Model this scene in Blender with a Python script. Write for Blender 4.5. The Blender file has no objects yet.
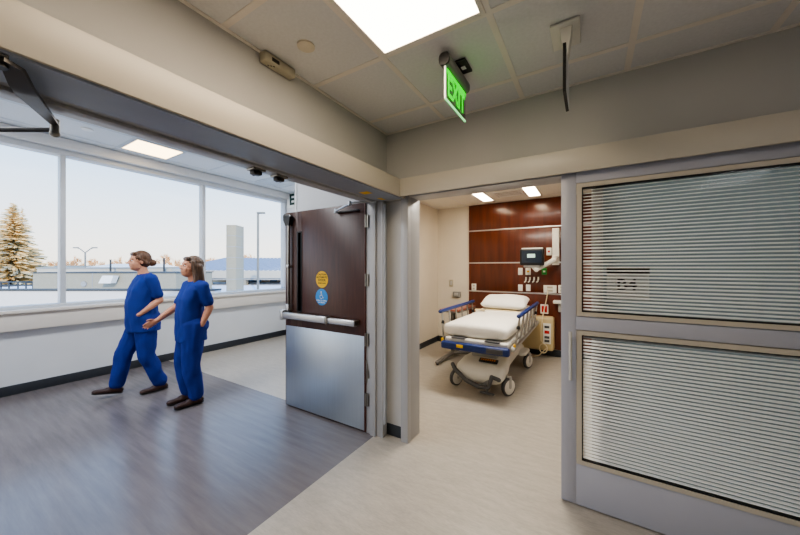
import bpy, bmesh, math, random
from math import sin, cos, pi, radians as R
from mathutils import Vector as V, Matrix, noise as mnoise

random.seed(7)
SC = bpy.context.scene
COL = SC.collection

# ------------------------------------------------------------------ materials
def lin(c):
    out = []
    for x in c[:3]:
        x = x / 255.0
        out.append(x / 12.92 if x <= 0.04045 else ((x + 0.055) / 1.055) ** 2.4)
    return out + [1.0]

MATS = {}
def pm(name, col, rough=0.5, metal=0.0, var=0.05, scale=8.0, bump=0.0, bscale=None, stretch=(1, 1, 1),
       emit=None, estr=0.0, coat=0.0, spec=0.5, alpha=1.0, col2=None, detail=3.0, aniso=0.0, rvar=0.0):
    if name in MATS:
        return MATS[name]
    m = bpy.data.materials.new(name)
    m.use_nodes = True
    nt = m.node_tree
    b = nt.nodes['Principled BSDF']
    tc = nt.nodes.new('ShaderNodeTexCoord')
    mp = nt.nodes.new('ShaderNodeMapping')
    mp.inputs['Scale'].default_value = stretch
    nt.links.new(tc.outputs['Object'], mp.inputs['Vector'])
    nz = nt.nodes.new('ShaderNodeTexNoise')
    nz.inputs['Scale'].default_value = scale
    nz.inputs['Detail'].default_value = detail
    nt.links.new(mp.outputs['Vector'], nz.inputs['Vector'])
    rp = nt.nodes.new('ShaderNodeValToRGB')
    c1 = lin(col)
    if col2 is None:
        lo = [max(0, x * (1 - var)) for x in c1[:3]] + [1]
        hi = [min(1, x * (1 + var)) for x in c1[:3]] + [1]
    else:
        lo, hi = c1, lin(col2)
    rp.color_ramp.elements[0].position = 0.3
    rp.color_ramp.elements[1].position = 0.7
    rp.color_ramp.elements[0].color = lo
    rp.color_ramp.elements[1].color = hi
    nt.links.new(nz.outputs['Fac'], rp.inputs['Fac'])
    nt.links.new(rp.outputs['Color'], b.inputs['Base Color'])
    b.inputs['Roughness'].default_value = rough
    b.inputs['Metallic'].default_value = metal
    b.inputs['Specular IOR Level'].default_value = spec
    b.inputs['Coat Weight'].default_value = coat
    b.inputs['Coat Roughness'].default_value = 0.15
    if aniso:
        b.inputs['Anisotropic'].default_value = aniso
    if rvar:
        mr = nt.nodes.new('ShaderNodeMapRange')
        mr.inputs['To Min'].default_value = max(0, rough - rvar)
        mr.inputs['To Max'].default_value = min(1, rough + rvar)
        nt.links.new(nz.outputs['Fac'], mr.inputs['Value'])
        nt.links.new(mr.outputs['Result'], b.inputs['Roughness'])
    if bump:
        bp = nt.nodes.new('ShaderNodeBump')
        bp.inputs['Strength'].default_value = bump
        bp.inputs['Distance'].default_value = 0.002
        n2 = nt.nodes.new('ShaderNodeTexNoise')
        n2.inputs['Scale'].default_value = bscale or scale * 6
        n2.inputs['Detail'].default_value = 4
        nt.links.new(mp.outputs['Vector'], n2.inputs['Vector'])
        nt.links.new(n2.outputs['Fac'], bp.inputs['Height'])
        nt.links.new(bp.outputs['Normal'], b.inputs['Normal'])
    if emit is not None:
        b.inputs['Emission Color'].default_value = lin(emit)
        b.inputs['Emission Strength'].default_value = estr
    MATS[name] = m
    return m

def glass_mat(name, tint=(255, 255, 255), refl=0.06, rough=0.02, fres=0.5):
    m = bpy.data.materials.new(name)
    m.use_nodes = True
    nt = m.node_tree
    nt.nodes.clear()
    out = nt.nodes.new('ShaderNodeOutputMaterial')
    mix = nt.nodes.new('ShaderNodeMixShader')
    tr = nt.nodes.new('ShaderNodeBsdfTransparent')
    tr.inputs['Color'].default_value = lin(tint)
    gl = nt.nodes.new('ShaderNodeBsdfGlossy')
    gl.inputs['Roughness'].default_value = rough
    lw = nt.nodes.new('ShaderNodeLayerWeight')
    lw.inputs['Blend'].default_value = 0.25
    ma = nt.nodes.new('ShaderNodeMath')
    ma.operation = 'MULTIPLY_ADD'
    ma.inputs[1].default_value = fres
    ma.inputs[2].default_value = refl
    nt.links.new(lw.outputs['Fresnel'], ma.inputs[0])
    nt.links.new(ma.outputs[0], mix.inputs['Fac'])
    nt.links.new(tr.outputs[0], mix.inputs[1])
    nt.links.new(gl.outputs[0], mix.inputs[2])
    nt.links.new(mix.outputs[0], out.inputs['Surface'])
    return m

def floor_mat(name, ca, cb, sx, sy, rough, fine=0.16, rvar=0.06):
    m = pm(name, ca, rough=rough, col2=cb, scale=1.0, stretch=(sx, sy, 1), detail=6, rvar=rvar, spec=0.5, coat=0.0)
    nt = m.node_tree
    # fine speckle over the broad streaks
    b = nt.nodes['Principled BSDF']
    ramp = [n for n in nt.nodes if n.type == 'VALTORGB'][0]
    tc = [n for n in nt.nodes if n.type == 'TEX_COORD'][0]
    n2 = nt.nodes.new('ShaderNodeTexNoise')
    n2.inputs['Scale'].default_value = 1.0
    n2.inputs['Detail'].default_value = 3
    mp2 = nt.nodes.new('ShaderNodeMapping')
    mp2.inputs['Scale'].default_value = (sx * 5, sy * 5, 1)
    nt.links.new(tc.outputs['Object'], mp2.inputs['Vector'])
    nt.links.new(mp2.outputs['Vector'], n2.inputs['Vector'])
    mx = nt.nodes.new('ShaderNodeMix')
    mx.data_type = 'RGBA'
    mx.blend_type = 'OVERLAY'
    mx.inputs['Factor'].default_value = fine
    nt.links.new(ramp.outputs['Color'], mx.inputs['A'])
    nt.links.new(n2.outputs['Fac'], mx.inputs['B'])
    nt.links.new(mx.outputs['Result'], b.inputs['Base Color'])
    return m

M = {}
M['wall'] = pm('wall_paint', (196, 195, 193), rough=0.6, var=0.02, scale=3, bump=0.05, bscale=300)
M['wall_white'] = pm('corridor_paint', (215, 218, 222), rough=0.55, var=0.02, scale=3, bump=0.05, bscale=300)
M['room_wall'] = pm('room_paint', (222, 212, 196), rough=0.55, var=0.02, scale=3)
M['tile'] = pm('ceiling_tile_board', (224, 224, 226), rough=0.9, var=0.03, scale=60, bump=0.25, bscale=260)
M['tile_corr'] = pm('corridor_ceiling_board', (214, 222, 230), rough=0.9, var=0.03, scale=60, bump=0.2, bscale=260)
M['tile_bay'] = pm('bay_ceiling_board', (240, 234, 222), rough=0.9, var=0.03, scale=60)
M['grid'] = pm('ceiling_grid_metal', (236, 230, 224), rough=0.5, var=0.02)
M['grid_corr'] = pm('corridor_grid_metal', (196, 206, 216), rough=0.5, var=0.02)
M['header'] = pm('header_cover_paint', (200, 194, 182), rough=0.35, var=0.02, scale=2, spec=0.4)
M['steel_frame'] = pm('door_frame_paint', (172, 172, 174), rough=0.35, var=0.02, scale=2)
M['dark_soffit'] = pm('soffit_metal', (146, 152, 164), rough=0.4, metal=0.0, var=0.05)
M['slide_frame'] = pm('sliding_door_paint', (180, 182, 194), rough=0.33, metal=0.0, var=0.02, scale=2)
M['bead'] = pm('glazing_bead_cream', (196, 188, 174), rough=0.4, var=0.02)
M['gasket'] = pm('black_gasket', (18, 19, 20), rough=0.6)
M['baseboard'] = pm('rubber_baseboard', (52, 56, 62), rough=0.45, var=0.05)
M['wood'] = pm('brown_door_laminate', (66, 40, 34), rough=0.32, col2=(80, 50, 42), scale=3.0, stretch=(14, 14, 1.2), detail=6, bump=0.06, bscale=20)
M['wood_edge'] = pm('door_edge_brown', (88, 44, 32), rough=0.4, col2=(70, 34, 26), scale=4, stretch=(6, 6, 1))
M['cherry'] = pm('cherry_veneer', (74, 32, 16), rough=0.28, col2=(104, 48, 25), scale=2.2, stretch=(5, 5, 0.5), detail=7, coat=0.15)
M['steel'] = pm('brushed_stainless', (190, 196, 202), rough=0.3, metal=1.0, var=0.05, scale=3, stretch=(40, 40, 1), aniso=0.5, rvar=0.05)
M['steel_kick'] = pm('kick_plate_steel', (196, 206, 216), rough=0.33, metal=0.88, var=0.03, scale=2, stretch=(60, 60, 1))
M['alu'] = pm('aluminium', (205, 205, 205), rough=0.3, metal=0.85, var=0.03)
M['handle_satin'] = pm('satin_handle', (214, 212, 206), rough=0.35, metal=0.25, var=0.02)
M['hinge'] = pm('hinge_nickel', (150, 146, 138), rough=0.35, metal=0.9, var=0.05)
M['bronze'] = pm('dark_bronze', (74, 70, 66), rough=0.4, metal=0.6, var=0.05)
M['dark_metal'] = pm('dark_operator_metal', (92, 90, 88), rough=0.35, metal=0.7, var=0.06)
M['black'] = pm('black_plastic', (20, 20, 22), rough=0.4, var=0.1)
M['grey_plastic'] = pm('grey_plastic', (140, 140, 138), rough=0.45, var=0.03)
M['beige_plastic'] = pm('beige_plastic', (186, 178, 158), rough=0.45, var=0.03)
M['sprinkler_beige'] = pm('sprinkler_beige', (222, 212, 194), rough=0.5, var=0.02)
M['white_plastic'] = pm('white_plastic', (232, 230, 222), rough=0.4, var=0.02)
M['window_frame'] = pm('window_aluminium', (196, 202, 210), rough=0.35, var=0.02)
M['sill'] = pm('sill_solid_surface', (222, 216, 208), rough=0.35, var=0.02)
M['panel_light'] = pm('light_panel_diffuser', (255, 246, 230), rough=0.4, emit=(255, 234, 206), estr=10.5)
M['panel_corr'] = pm('corridor_light_diffuser', (255, 240, 215), rough=0.4, emit=(255, 220, 165), estr=6.0)
M['panel_room'] = pm('room_light_diffuser', (255, 246, 230), rough=0.4, emit=(255, 234, 200), estr=18.0)
M['green'] = pm('exit_green', (20, 220, 40), rough=0.4, emit=(0, 240, 12), estr=1.3)
M['green_edge'] = pm('lit_acrylic_edge', (190, 255, 200), rough=0.3, emit=(150, 255, 165), estr=1.0)
M['acrylic'] = glass_mat('clear_acrylic', (232, 224, 228), 0.05)
M['white_edge'] = pm('lit_white_edge', (255, 250, 240), rough=0.4, emit=(255, 245, 230), estr=0.8)
M['sign_white'] = pm('sign_white', (228, 232, 234), rough=0.4, var=0.01)
M['sign_green'] = pm('sign_dark_green', (14, 58, 54), rough=0.5)
M['yellow'] = pm('sticker_yellow', (236, 186, 20), rough=0.45, var=0.03)
M['blue_sticker'] = pm('sticker_blue', (52, 138, 206), rough=0.45, var=0.03)
M['sticker_ink'] = pm('sticker_ink', (24, 24, 30), rough=0.6)
M['slat'] = pm('blind_slat_enamel', (250, 252, 252), rough=0.45, var=0.0)
M['glass_door'] = glass_mat('door_glass', (252, 252, 252), 0.003, fres=0.06)
M['glass_win'] = glass_mat('window_glass', (248, 251, 253), 0.0, fres=0.12)
M['glass_lite'] = glass_mat('vision_lite_glass', (40, 50, 58), 0.1)
M['sheet'] = pm('bed_sheet', (238, 234, 226), rough=0.8, var=0.02, scale=5, bump=0.2, bscale=14)
M['pillow'] = pm('pillow_case', (244, 240, 234), rough=0.8, var=0.02, scale=6, bump=0.25, bscale=18)
M['cream'] = pm('cream_strap', (222, 206, 172), rough=0.8, var=0.04)
M['bed_white'] = pm('bed_shell_white', (222, 218, 210), rough=0.4, var=0.02)
M['bed_grey'] = pm('bed_shell_grey', (176, 174, 170), rough=0.45, var=0.03)
M['bed_dark'] = pm('bed_dark_grey', (78, 78, 80), rough=0.45, var=0.05)
M['navy'] = pm('navy_bumper', (28, 50, 110), rough=0.4, var=0.05)
M['rail_steel'] = pm('rail_steel', (150, 146, 138), rough=0.35, metal=0.8, var=0.04)
M['amber'] = pm('amber_print', (230, 140, 30), rough=0.5)
M['table_top'] = pm('overbed_table_veneer', (172, 104, 84), rough=0.3, col2=(150, 84, 66), scale=3, stretch=(2, 12, 1))
M['table_leg'] = pm('table_leg_grey', (112, 108, 104), rough=0.45, var=0.04)
M['beige_unit'] = pm('beige_unit_plastic', (206, 186, 142), rough=0.45, var=0.03)
M['red'] = pm('red_plastic', (190, 36, 34), rough=0.45)
M['screen'] = pm('monitor_screen', (26, 32, 40), rough=0.2, emit=(40, 52, 66), estr=0.4, coat=0.3)
M['screen_text'] = pm('screen_glow', (180, 210, 200), rough=0.4, emit=(170, 200, 190), estr=0.7)
M['green_plastic'] = pm('green_gas_plate', (30, 140, 60), rough=0.45)
M['skin'] = pm('skin', (206, 150, 122), rough=0.5, var=0.06, scale=12)
M['skin2'] = pm('skin_tan', (200, 142, 114), rough=0.5, var=0.06, scale=12)
M['scrub'] = pm('royal_blue_scrub', (7, 43, 126), rough=0.8, var=0.12, scale=7, bump=0.2, bscale=40)
M['scrub_trouser'] = pm('royal_blue_trouser', (7, 41, 128), rough=0.8, var=0.12, scale=7, bump=0.2, bscale=40)
M['hair_brown'] = pm('brown_hair', (72, 48, 34), rough=0.5, col2=(104, 72, 50), scale=10, stretch=(6, 6, 1))
M['hair_long'] = pm('dark_brown_hair', (58, 42, 34), rough=0.45, col2=(112, 86, 66), scale=8, stretch=(9, 9, 1))
M['shoe'] = pm('dark_leather', (62, 40, 34), rough=0.4, var=0.1)
M['sole'] = pm('shoe_sole', (26, 22, 22), rough=0.7)
M['eye_white'] = pm('eye_white', (236, 232, 228), rough=0.3)
M['iris'] = pm('iris_brown', (50, 32, 22), rough=0.3)
M['lips'] = pm('lip_rose', (176, 96, 88), rough=0.5)
M['snow'] = pm('snow', (236, 240, 248), rough=0.9, var=0.02, scale=1.2)
M['ext_white'] = pm('exterior_parapet', (196, 202, 214), rough=0.8, var=0.02)
M['ext_beige'] = pm('exterior_beige_panel', (150, 148, 136), rough=0.7, var=0.03)
M['ext_beige_light'] = pm('exterior_light_panel', (184, 182, 174), rough=0.7, var=0.02)
M['ext_dark'] = pm('exterior_dark_cap_shade', (60, 66, 74), rough=0.6, var=0.05)
M['ext_grey'] = pm('exterior_grey', (150, 154, 160), rough=0.6, var=0.05)
M['pole'] = pm('lamp_pole_grey', (122, 126, 128), rough=0.5, metal=0.3, var=0.05)
M['roof_metal'] = pm('snowy_metal_roof', (236, 236, 236), rough=0.6, col2=(252, 250, 246), scale=0.8)
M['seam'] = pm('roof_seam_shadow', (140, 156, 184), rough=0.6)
M['spruce'] = pm('frosted_sunlit_spruce', (200, 168, 110), rough=0.9, col2=(255, 232, 184), scale=2.4, detail=4)  # golden sunlight painted into the frosted needle colour
M['spruce_shade'] = pm('spruce_shade', (160, 156, 130), rough=0.9, col2=(216, 208, 184), scale=2.4)  # shade painted in as a duller copy of the needle colour
M['bark'] = pm('bark', (96, 78, 62), rough=0.9, var=0.2)
M['twig'] = pm('golden_twigs', (206, 156, 106), rough=0.9, col2=(230, 188, 142), scale=1)
M['ext_window'] = pm('exterior_window', (92, 110, 130), rough=0.2, var=0.1)
M['ext_warm'] = pm('exterior_lit_wall', (226, 200, 164), rough=0.8, var=0.08, scale=2)
M['red_tag'] = pm('red_tag', (200, 60, 40), rough=0.5)

# floors
M['floor_light'] = floor_mat('light_vinyl', (168, 161, 151), (182, 175, 165), 6, 26, 0.34, 0.2, 0.03)
M['floor_dark'] = floor_mat('dark_vinyl', (110, 105, 107), (124, 118, 120), 2, 22, 0.22, 0.10, 0.0)

# ------------------------------------------------------------------ mesh builder
def rcone_into(bm, p0, p1, r0, r1, seg=14, hs=5, flat=(1, 1), up=None):
    """rounded tapered capsule; flat scales the radii along u and v"""
    p0, p1 = V(p0), V(p1)
    w = p1 - p0
    if w.length < 1e-6:
        w = V((0, 0, 1e-6))
    w.normalize()
    u = V(up) if up is not None else (V((0, 0, 1)) if abs(w.z) < 0.9 else V((1, 0, 0)))
    u = (u - w * u.dot(w)).normalized()
    v = w.cross(u)
    rings = []
    prof = []
    for i in range(1, hs + 1):
        a = -pi / 2 + (pi / 2) * i / hs
        prof.append((p0 + w * (r0 * sin(a)), r0 * cos(a)))
    for i in range(0, hs):
        a = (pi / 2) * i / hs
        prof.append((p1 + w * (r1 * sin(a)), r1 * cos(a)))
    for c, r in prof:
        rings.append([bm.verts.new(c + u * (r * flat[0] * cos(2 * pi * k / seg)) + v * (r * flat[1] * sin(2 * pi * k / seg))) for k in range(seg)])
    s = bm.verts.new(p0 - w * r0)
    e = bm.verts.new(p1 + w * r1)
    for a, b in zip(rings, rings[1:]):
        for k in range(seg):
            bm.faces.new((a[k], a[(k + 1) % seg], b[(k + 1) % seg], b[k]))
    for k in range(seg):
        bm.faces.new((s, rings[0][(k + 1) % seg], rings[0][k]))
        bm.faces.new((e, rings[-1][k], rings[-1][(k + 1) % seg]))

class MB:
    def __init__(s):
        s.bm = bmesh.new()
    def _merge(s, tmp):
        me = bpy.data.meshes.new('tmp')
        tmp.to_mesh(me)
        tmp.free()
        s.bm.from_mesh(me)
        bpy.data.meshes.remove(me)
        return s
    def box(s, x0, x1, y0, y1, z0, z1, bev=0.0, seg=2, mat=None):
        t = bmesh.new()
        bmesh.ops.create_cube(t, size=1.0)
        for v in t.verts:
            v.co = V(((x0 + x1) / 2 + v.co.x * (x1 - x0), (y0 + y1) / 2 + v.co.y * (y1 - y0), (z0 + z1) / 2 + v.co.z * (z1 - z0)))
        if bev > 0:
            bmesh.ops.bevel(t, geom=t.edges[:], offset=bev, segments=seg, affect='EDGES', profile=0.5)
        if mat is not None:
            bmesh.ops.transform(t, matrix=mat, verts=t.verts)
        return s._merge(t)
    def cyl(s, p0, p1, r0, r1=None, seg=16, cap=True):
        p0, p1 = V(p0), V(p1)
        r1 = r0 if r1 is None else r1
        w = (p1 - p0).normalized()
        u = V((0, 0, 1)) if abs(w.z) < 0.9 else V((1, 0, 0))
        u = (u - w * u.dot(w)).normalized()
        v = w.cross(u)
        A = [s.bm.verts.new(p0 + (u * cos(2 * pi * k / seg) + v * sin(2 * pi * k / seg)) * r0) for k in range(seg)]
        B = [s.bm.verts.new(p1 + (u * cos(2 * pi * k / seg) + v * sin(2 * pi * k / seg)) * r1) for k in range(seg)]
        for k in range(seg):
            s.bm.faces.new((A[k], A[(k + 1) % seg], B[(k + 1) % seg], B[k]))
        if cap:
            s.bm.faces.new(A[::-1])
            s.bm.faces.new(B)
        return s
    def tube(s, pts, r, seg=8, closed=False):
        pts = [V(p) for p in pts]
        rr = r if isinstance(r, (list, tuple)) else [r] * len(pts)
        rings = []
        u = None
        n = len(pts)
        for i, p in enumerate(pts):
            a = pts[max(0, i - 1)]
            b = pts[min(n - 1, i + 1)]
            w = (b - a).normalized()
            if u is None:
                u = V((0, 0, 1)) if abs(w.z) < 0.9 else V((1, 0, 0))
            u = (u - w * u.dot(w)).normalized()
            v = w.cross(u)
            rings.append([s.bm.verts.new(p + (u * cos(2 * pi * k / seg) + v * sin(2 * pi * k / seg)) * rr[i]) for k in range(seg)])
        for a, b in zip(rings, rings[1:]):
            for k in range(seg):
                s.bm.faces.new((a[k], a[(k + 1) % seg], b[(k + 1) % seg], b[k]))
        s.bm.faces.new(rings[0][::-1])
        s.bm.faces.new(rings[-1])
        return s
    def ell(s, c, r, seg=16, rings=10, rot=None):
        t = bmesh.new()
        bmesh.ops.create_uvsphere(t, u_segments=seg, v_segments=rings, radius=1.0)
        for v in t.verts:
            q = V((v.co.x * r[0], v.co.y * r[1], v.co.z * r[2]))
            if rot is not None:
                q = rot @ q
            v.co = q + V(c)
        return s._merge(t)
    def rcone(s, *a, **k):
        rcone_into(s.bm, *a, **k)
        return s
    def loft(s, rings, cap=True):
        vs = [[s.bm.verts.new(V(p)) for p in r] for r in rings]
        n = len(vs[0])
        for a, b in zip(vs, vs[1:]):
            for k in range(n):
                s.bm.faces.new((a[k], a[(k + 1) % n], b[(k + 1) % n], b[k]))
        if cap:
            s.bm.faces.new(vs[0][::-1])
            s.bm.faces.new(vs[-1])
        return s
    def prism(s, poly, axis, a, b):
        """poly: 2-D points; axis 'x','y','z' is the extrusion axis from a to b"""
        def P(p, h):
            return {'x': V((h, p[0], p[1])), 'y': V((p[0], h, p[1])), 'z': V((p[0], p[1], h))}[axis]
        return s.loft([[P(p, a) for p in poly], [P(p, b) for p in poly]])
    def quad(s, *pts):
        s.bm.faces.new([s.bm.verts.new(V(p)) for p in pts])
        return s
    def build(s, name, mat, parent=None, smooth=40, origin=None):
        bmesh.ops.recalc_face_normals(s.bm, faces=s.bm.faces)
        me = bpy.data.meshes.new(name)
        if parent is not None:
            off = wloc(parent)
            origin = V((0, 0, 0))
            shift = off
        else:
            if origin is None:
                xs = [v.co for v in s.bm.verts]
                origin = V(((min(p.x for p in xs) + max(p.x for p in xs)) / 2, (min(p.y for p in xs) + max(p.y for p in xs)) / 2, min(p.z for p in xs)))
            origin = V(origin)
            shift = origin
        for v in s.bm.verts:
            v.co -= shift
        s.bm.to_mesh(me)
        s.bm.free()
        if smooth:
            for p in me.polygons:
                p.use_smooth = True
            me.set_sharp_from_angle(angle=R(smooth))
        me.materials.append(mat)
        o = bpy.data.objects.new(name, me)
        COL.objects.link(o)
        if parent is not None:
            o.parent = parent
        else:
            o.location = origin
        return o

def wloc(o):
    l = V((0, 0, 0))
    while o is not None:
        l = l + o.location
        o = o.parent
    return l

def tag(o, label, cat, group=None, kind=None):
    o['label'] = label
    o['category'] = cat
    if group:
        o['group'] = group
    if kind:
        o['kind'] = kind
    return o

def thing(name, label, cat, loc, group=None):
    o = bpy.data.objects.new(name, None)
    o.empty_display_size = 0.1
    COL.objects.link(o)
    o.location = loc
    return tag(o, label, cat, group)

def struct(name, mb, mat, label, cat, smooth=40):
    return tag(mb.build(name, mat, smooth=smooth), label, cat, kind='structure')

def dup(root, loc, label=None):
    r = root.copy()
    COL.objects.link(r)
    r.location = loc
    if label:
        r['label'] = label
    for ch in list(root.children):
        c = ch.copy()
        COL.objects.link(c)
        c.parent = r
        for g in ch.children:
            d = g.copy()
            COL.objects.link(d)
            d.parent = c
    return r

def text_mb(txt, size, loc, rot, depth=0.001, align='CENTER', bold=0.0, sx=1.0):
    cu = bpy.data.curves.new('lettering', 'FONT')
    cu.body = txt
    cu.size = size
    cu.extrude = depth
    cu.offset = bold
    cu.align_x = align
    cu.align_y = 'CENTER'
    o = bpy.data.objects.new('lettering_source', cu)
    COL.objects.link(o)
    bpy.context.view_layer.update()
    me = bpy.data.meshes.new_from_object(o.evaluated_get(bpy.context.evaluated_depsgraph_get()))
    bpy.data.objects.remove(o)
    bpy.data.curves.remove(cu)
    mb = MB()
    mb.bm.from_mesh(me)
    bpy.data.meshes.remove(me)
    mat = Matrix.Translation(V(loc)) @ rot.to_4x4() @ Matrix.Diagonal((sx, 1, 1, 1))
    bmesh.ops.transform(mb.bm, matrix=mat, verts=mb.bm.verts)
    return mb

ROT_FRONT = Matrix.Rotation(pi / 2, 3, 'X')                       # faces -Y
ROT_PX = Matrix.Rotation(pi / 2, 3, 'Z') @ Matrix.Rotation(pi / 2, 3, 'X')   # faces +X

# ------------------------------------------------------------------ camera
YAW = R(31.4)
cam = bpy.data.cameras.new('camera')
cam.sensor_width = 36.0
cam.lens = 311.0 / 800 * 36.0
cam.clip_start = 0.02
cam.clip_end = 500
co = bpy.data.objects.new('camera', cam)
COL.objects.link(co)
co.location = (0, 0, 1.5)
co.rotation_euler = (pi / 2, 0, YAW)
SC.camera = co

def at(px, py, d):
    """photo pixel at depth d -> point in the place"""
    k = (px - 400) / 311.0
    return V((d * (k * cos(YAW) - sin(YAW)), d * (k * sin(YAW) + cos(YAW)), 1.5 - (py - 267.5) / 311.0 * d))

# ------------------------------------------------------------------ room shell
CZ, CC = 2.70, 3.15          # ceiling heights: this room / corridor
WX, WY = -1.57, 2.34         # left wall plane, right wall plane
CX = -1.72                   # corridor face of left wall
WIN = -5.8
OY0, OY1 = 0.13, 2.25        # corridor opening
HZ = 2.12

f = MB().box(CX + 0.08, 3.2, -3.0, WY + 0.14, -0.1, 0)
f.box(-2.83, 3.2, WY + 0.14, 6.0, -0.1, 0)
f.box(-6.0, CX + 0.08, 2.33, WY + 0.14, -0.1, 0)
f.box(-6.0, -2.83, WY + 0.14, 6.0, -0.1, 0)
struct('floor', f, M['floor_light'], 'pale beige sheet vinyl floor of the room and treatment bay', 'floor')
f = MB().box(-6.0, CX + 0.08, -7.0, 2.33, -0.1, 0)
struct('floor.001', f, M['floor_dark'], 'dark grey vinyl floor band along the corridor', 'floor')

w = MB()
w.box(CX, WX, OY1 + 0.03, WY + 0.14, 0, CC + 0.05)
w.box(CX, WX, -3.0, OY0 - 0.03, 0, CC + 0.05)
w.box(CX, WX, OY0 - 0.03, OY1 + 0.03, HZ + 0.01, CC + 0.05)
struct('wall_left', w, M['wall'], 'beige wall with the wide double door opening to the corridor', 'wall')

w = MB()
RO0, RO1 = -1.32, 0.01
w.box(-2.78, CX, WY, WY + 0.14, 0, CC + 0.05)
wr = MB()
wr.box(WX, RO0 - 0.01, WY, WY + 0.14, 0, CC)
wr.box(RO0 - 0.01, 1.25, WY, WY + 0.14, HZ + 0.01, CC)
wr.box(1.25, 3.2, WY, WY + 0.14, 0, CC)
struct('wall_right', wr, M['wall'], 'beige wall above and beside the sliding door', 'wall')
struct('wall_corridor', w, M['wall_white'], 'white return wall behind the open brown door', 'wall')

struct('wall_window', MB().box(WIN - 0.2, WIN, -7, 6, 0, 0.99).box(WIN - 0.2, WIN, -7, 6, 2.99, CC + 0.1).box(WIN - 0.2, WIN, 4.62, 6, 0.99, 2.99).box(WIN - 0.2, WIN, -7, -3.95, 0.99, 2.99),
       M['wall_white'], 'white corridor wall below and above the windows', 'wall')
struct('wall_end', MB().box(-5.8, -2.78, 4.62, 4.74, 0, CC + 0.05), M['wall_white'], 'white end wall of the corridor beside the window', 'wall')
struct('wall_corridor_near', MB().box(-6.0, CX, -7.0, -6.88, 0, CC), M['wall_white'], 'white far wall of the corridor behind the viewer', 'wall')
struct('wall_bay_left', MB().box(-2.78, -2.67, WY + 0.14, 6.0, 0, CC + 0.05), M['room_wall'], 'cream side wall of the treatment bay', 'wall')
struct('wall_bay_back', MB().box(-2.67, 1.6, 5.88, 6.0, 0, CC), M['room_wall'], 'cream back wall of the treatment bay', 'wall')
struct('wall_bay_right', MB().box(1.6, 1.72, WY + 0.14, 6.0, 0, CC), M['room_wall'], 'cream right wall of the treatment bay', 'wall')
struct('wall_rear', MB().box(WX, 3.2, -3.12, -3.0, 0, CC), M['wall'], 'beige wall behind the viewer', 'wall')
struct('wall_side', MB().box(3.2, 3.32, -3.0, WY + 0.14, 0, CC), M['wall'], 'beige side wall right of the viewer', 'wall')

def ceiling(name, x0, x1, y0, y1, z, gx, gy, step_x, step_y, mt, mg, label, bar=0.032, holes=()):
    c = MB().box(x0, x1, y0, y1, z, z + 0.12)
    o = struct(name, c, mt, label, 'ceiling')
    g = MB()
    x = gx
    while x - step_x > x0:
        x -= step_x
    while x < x1:
        g.box(x - bar / 2, x + bar / 2, y0, y1, z - 0.003, z + 0.001)
        x += step_x
    y = gy
    while y - step_y > y0:
        y -= step_y
    while y < y1:
        g.box(x0, x1, y - bar / 2, y + bar / 2, z - 0.0027, z + 0.001)
        y += step_y
    for a in ((x0, x0 + 0.02, y0, y1), (x1 - 0.02, x1, y0, y1), (x0, x1, y0, y0 + 0.02), (x0, x1, y1 - 0.02, y1)):
        g.box(*a, z - 0.006, z + 0.001)
    g.build('ceiling_grid', mg, o)
    return o
ceiling('ceiling', WX, 3.2, -3.0, WY, CZ, -0.407, 1.465, 0.6, 0.6, M['tile'], M['grid'], 'beige lay-in tile ceiling of the room')
ceiling('ceiling.001', WIN, CX, -7.0, 4.62, CC, -4.92, 1.62, 0.6, 1.2, M['tile_corr'], M['grid_corr'], 'white lay-in tile ceiling of the corridor')
ceiling('ceiling.002', -2.67, 1.6, WY + 0.14, 5.88, CZ, -1.45, 4.92, 0.6, 0.69, M['tile_bay'], M['grid'], 'white tile ceiling of the treatment bay')

# baseboards
struct('baseboard_window', MB().box(WIN, WIN + 0.012, -7, 4.62, 0, 0.115, 0.003), M['baseboard'], 'dark rubber baseboard under the windows', 'baseboard')
struct('baseboard_pier', MB().box(WX, -1.40, WY - 0.012, WY, 0, 0.10, 0.003), M['baseboard'], 'short dark baseboard between the two door frames', 'baseboard')
struct('baseboard_bay_left', MB().box(-2.67, -2.655, WY + 0.14, 5.85, 0, 0.10, 0.003), M['baseboard'], 'dark baseboard along the side wall of the treatment bay', 'baseboard')
struct('baseboard_bay_back', MB().box(-2.655, 1.6, 5.825, 5.84, 0, 0.11, 0.003), M['baseboard'], 'dark baseboard under the wood panelled wall', 'baseboard')
struct('baseboard_end', MB().box(-5.78, -2.83, 4.605, 4.62, 0, 0.115, 0.003), M['baseboard'], 'dark baseboard on the corridor end wall', 'baseboard')

# ------------------------------------------------------------------ headers and door frames
HX, HY = -1.343, 2.20
struct('trim_1', MB().box(WX, HX, -2.0, HY + 0.14, 2.09, 2.235, 0.003), M['header'], 'long beige operator cover over the double door opening', 'header')
b = MB().box(WX, HX - 0.012, OY0, OY1, 2.082, 2.09)
struct('trim_2', b, M['dark_soffit'], 'grey metal underside of the operator cover', 'soffit')
r = MB().box(HX, 3.0, HY, HY + 0.014, 2.09, 2.235, 0.002)
r.box(HX, 3.0, HY + 0.014, WY, 2.222, 2.235)
struct('trim_3', r, M['header'], 'beige track cover over the sliding door', 'header')
struct('trim_4', MB().box(HX, 3.0, HY + 0.02, WY - 0.02, 2.125, 2.222), M['black'], 'black door track under the cover', 'track')

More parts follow.
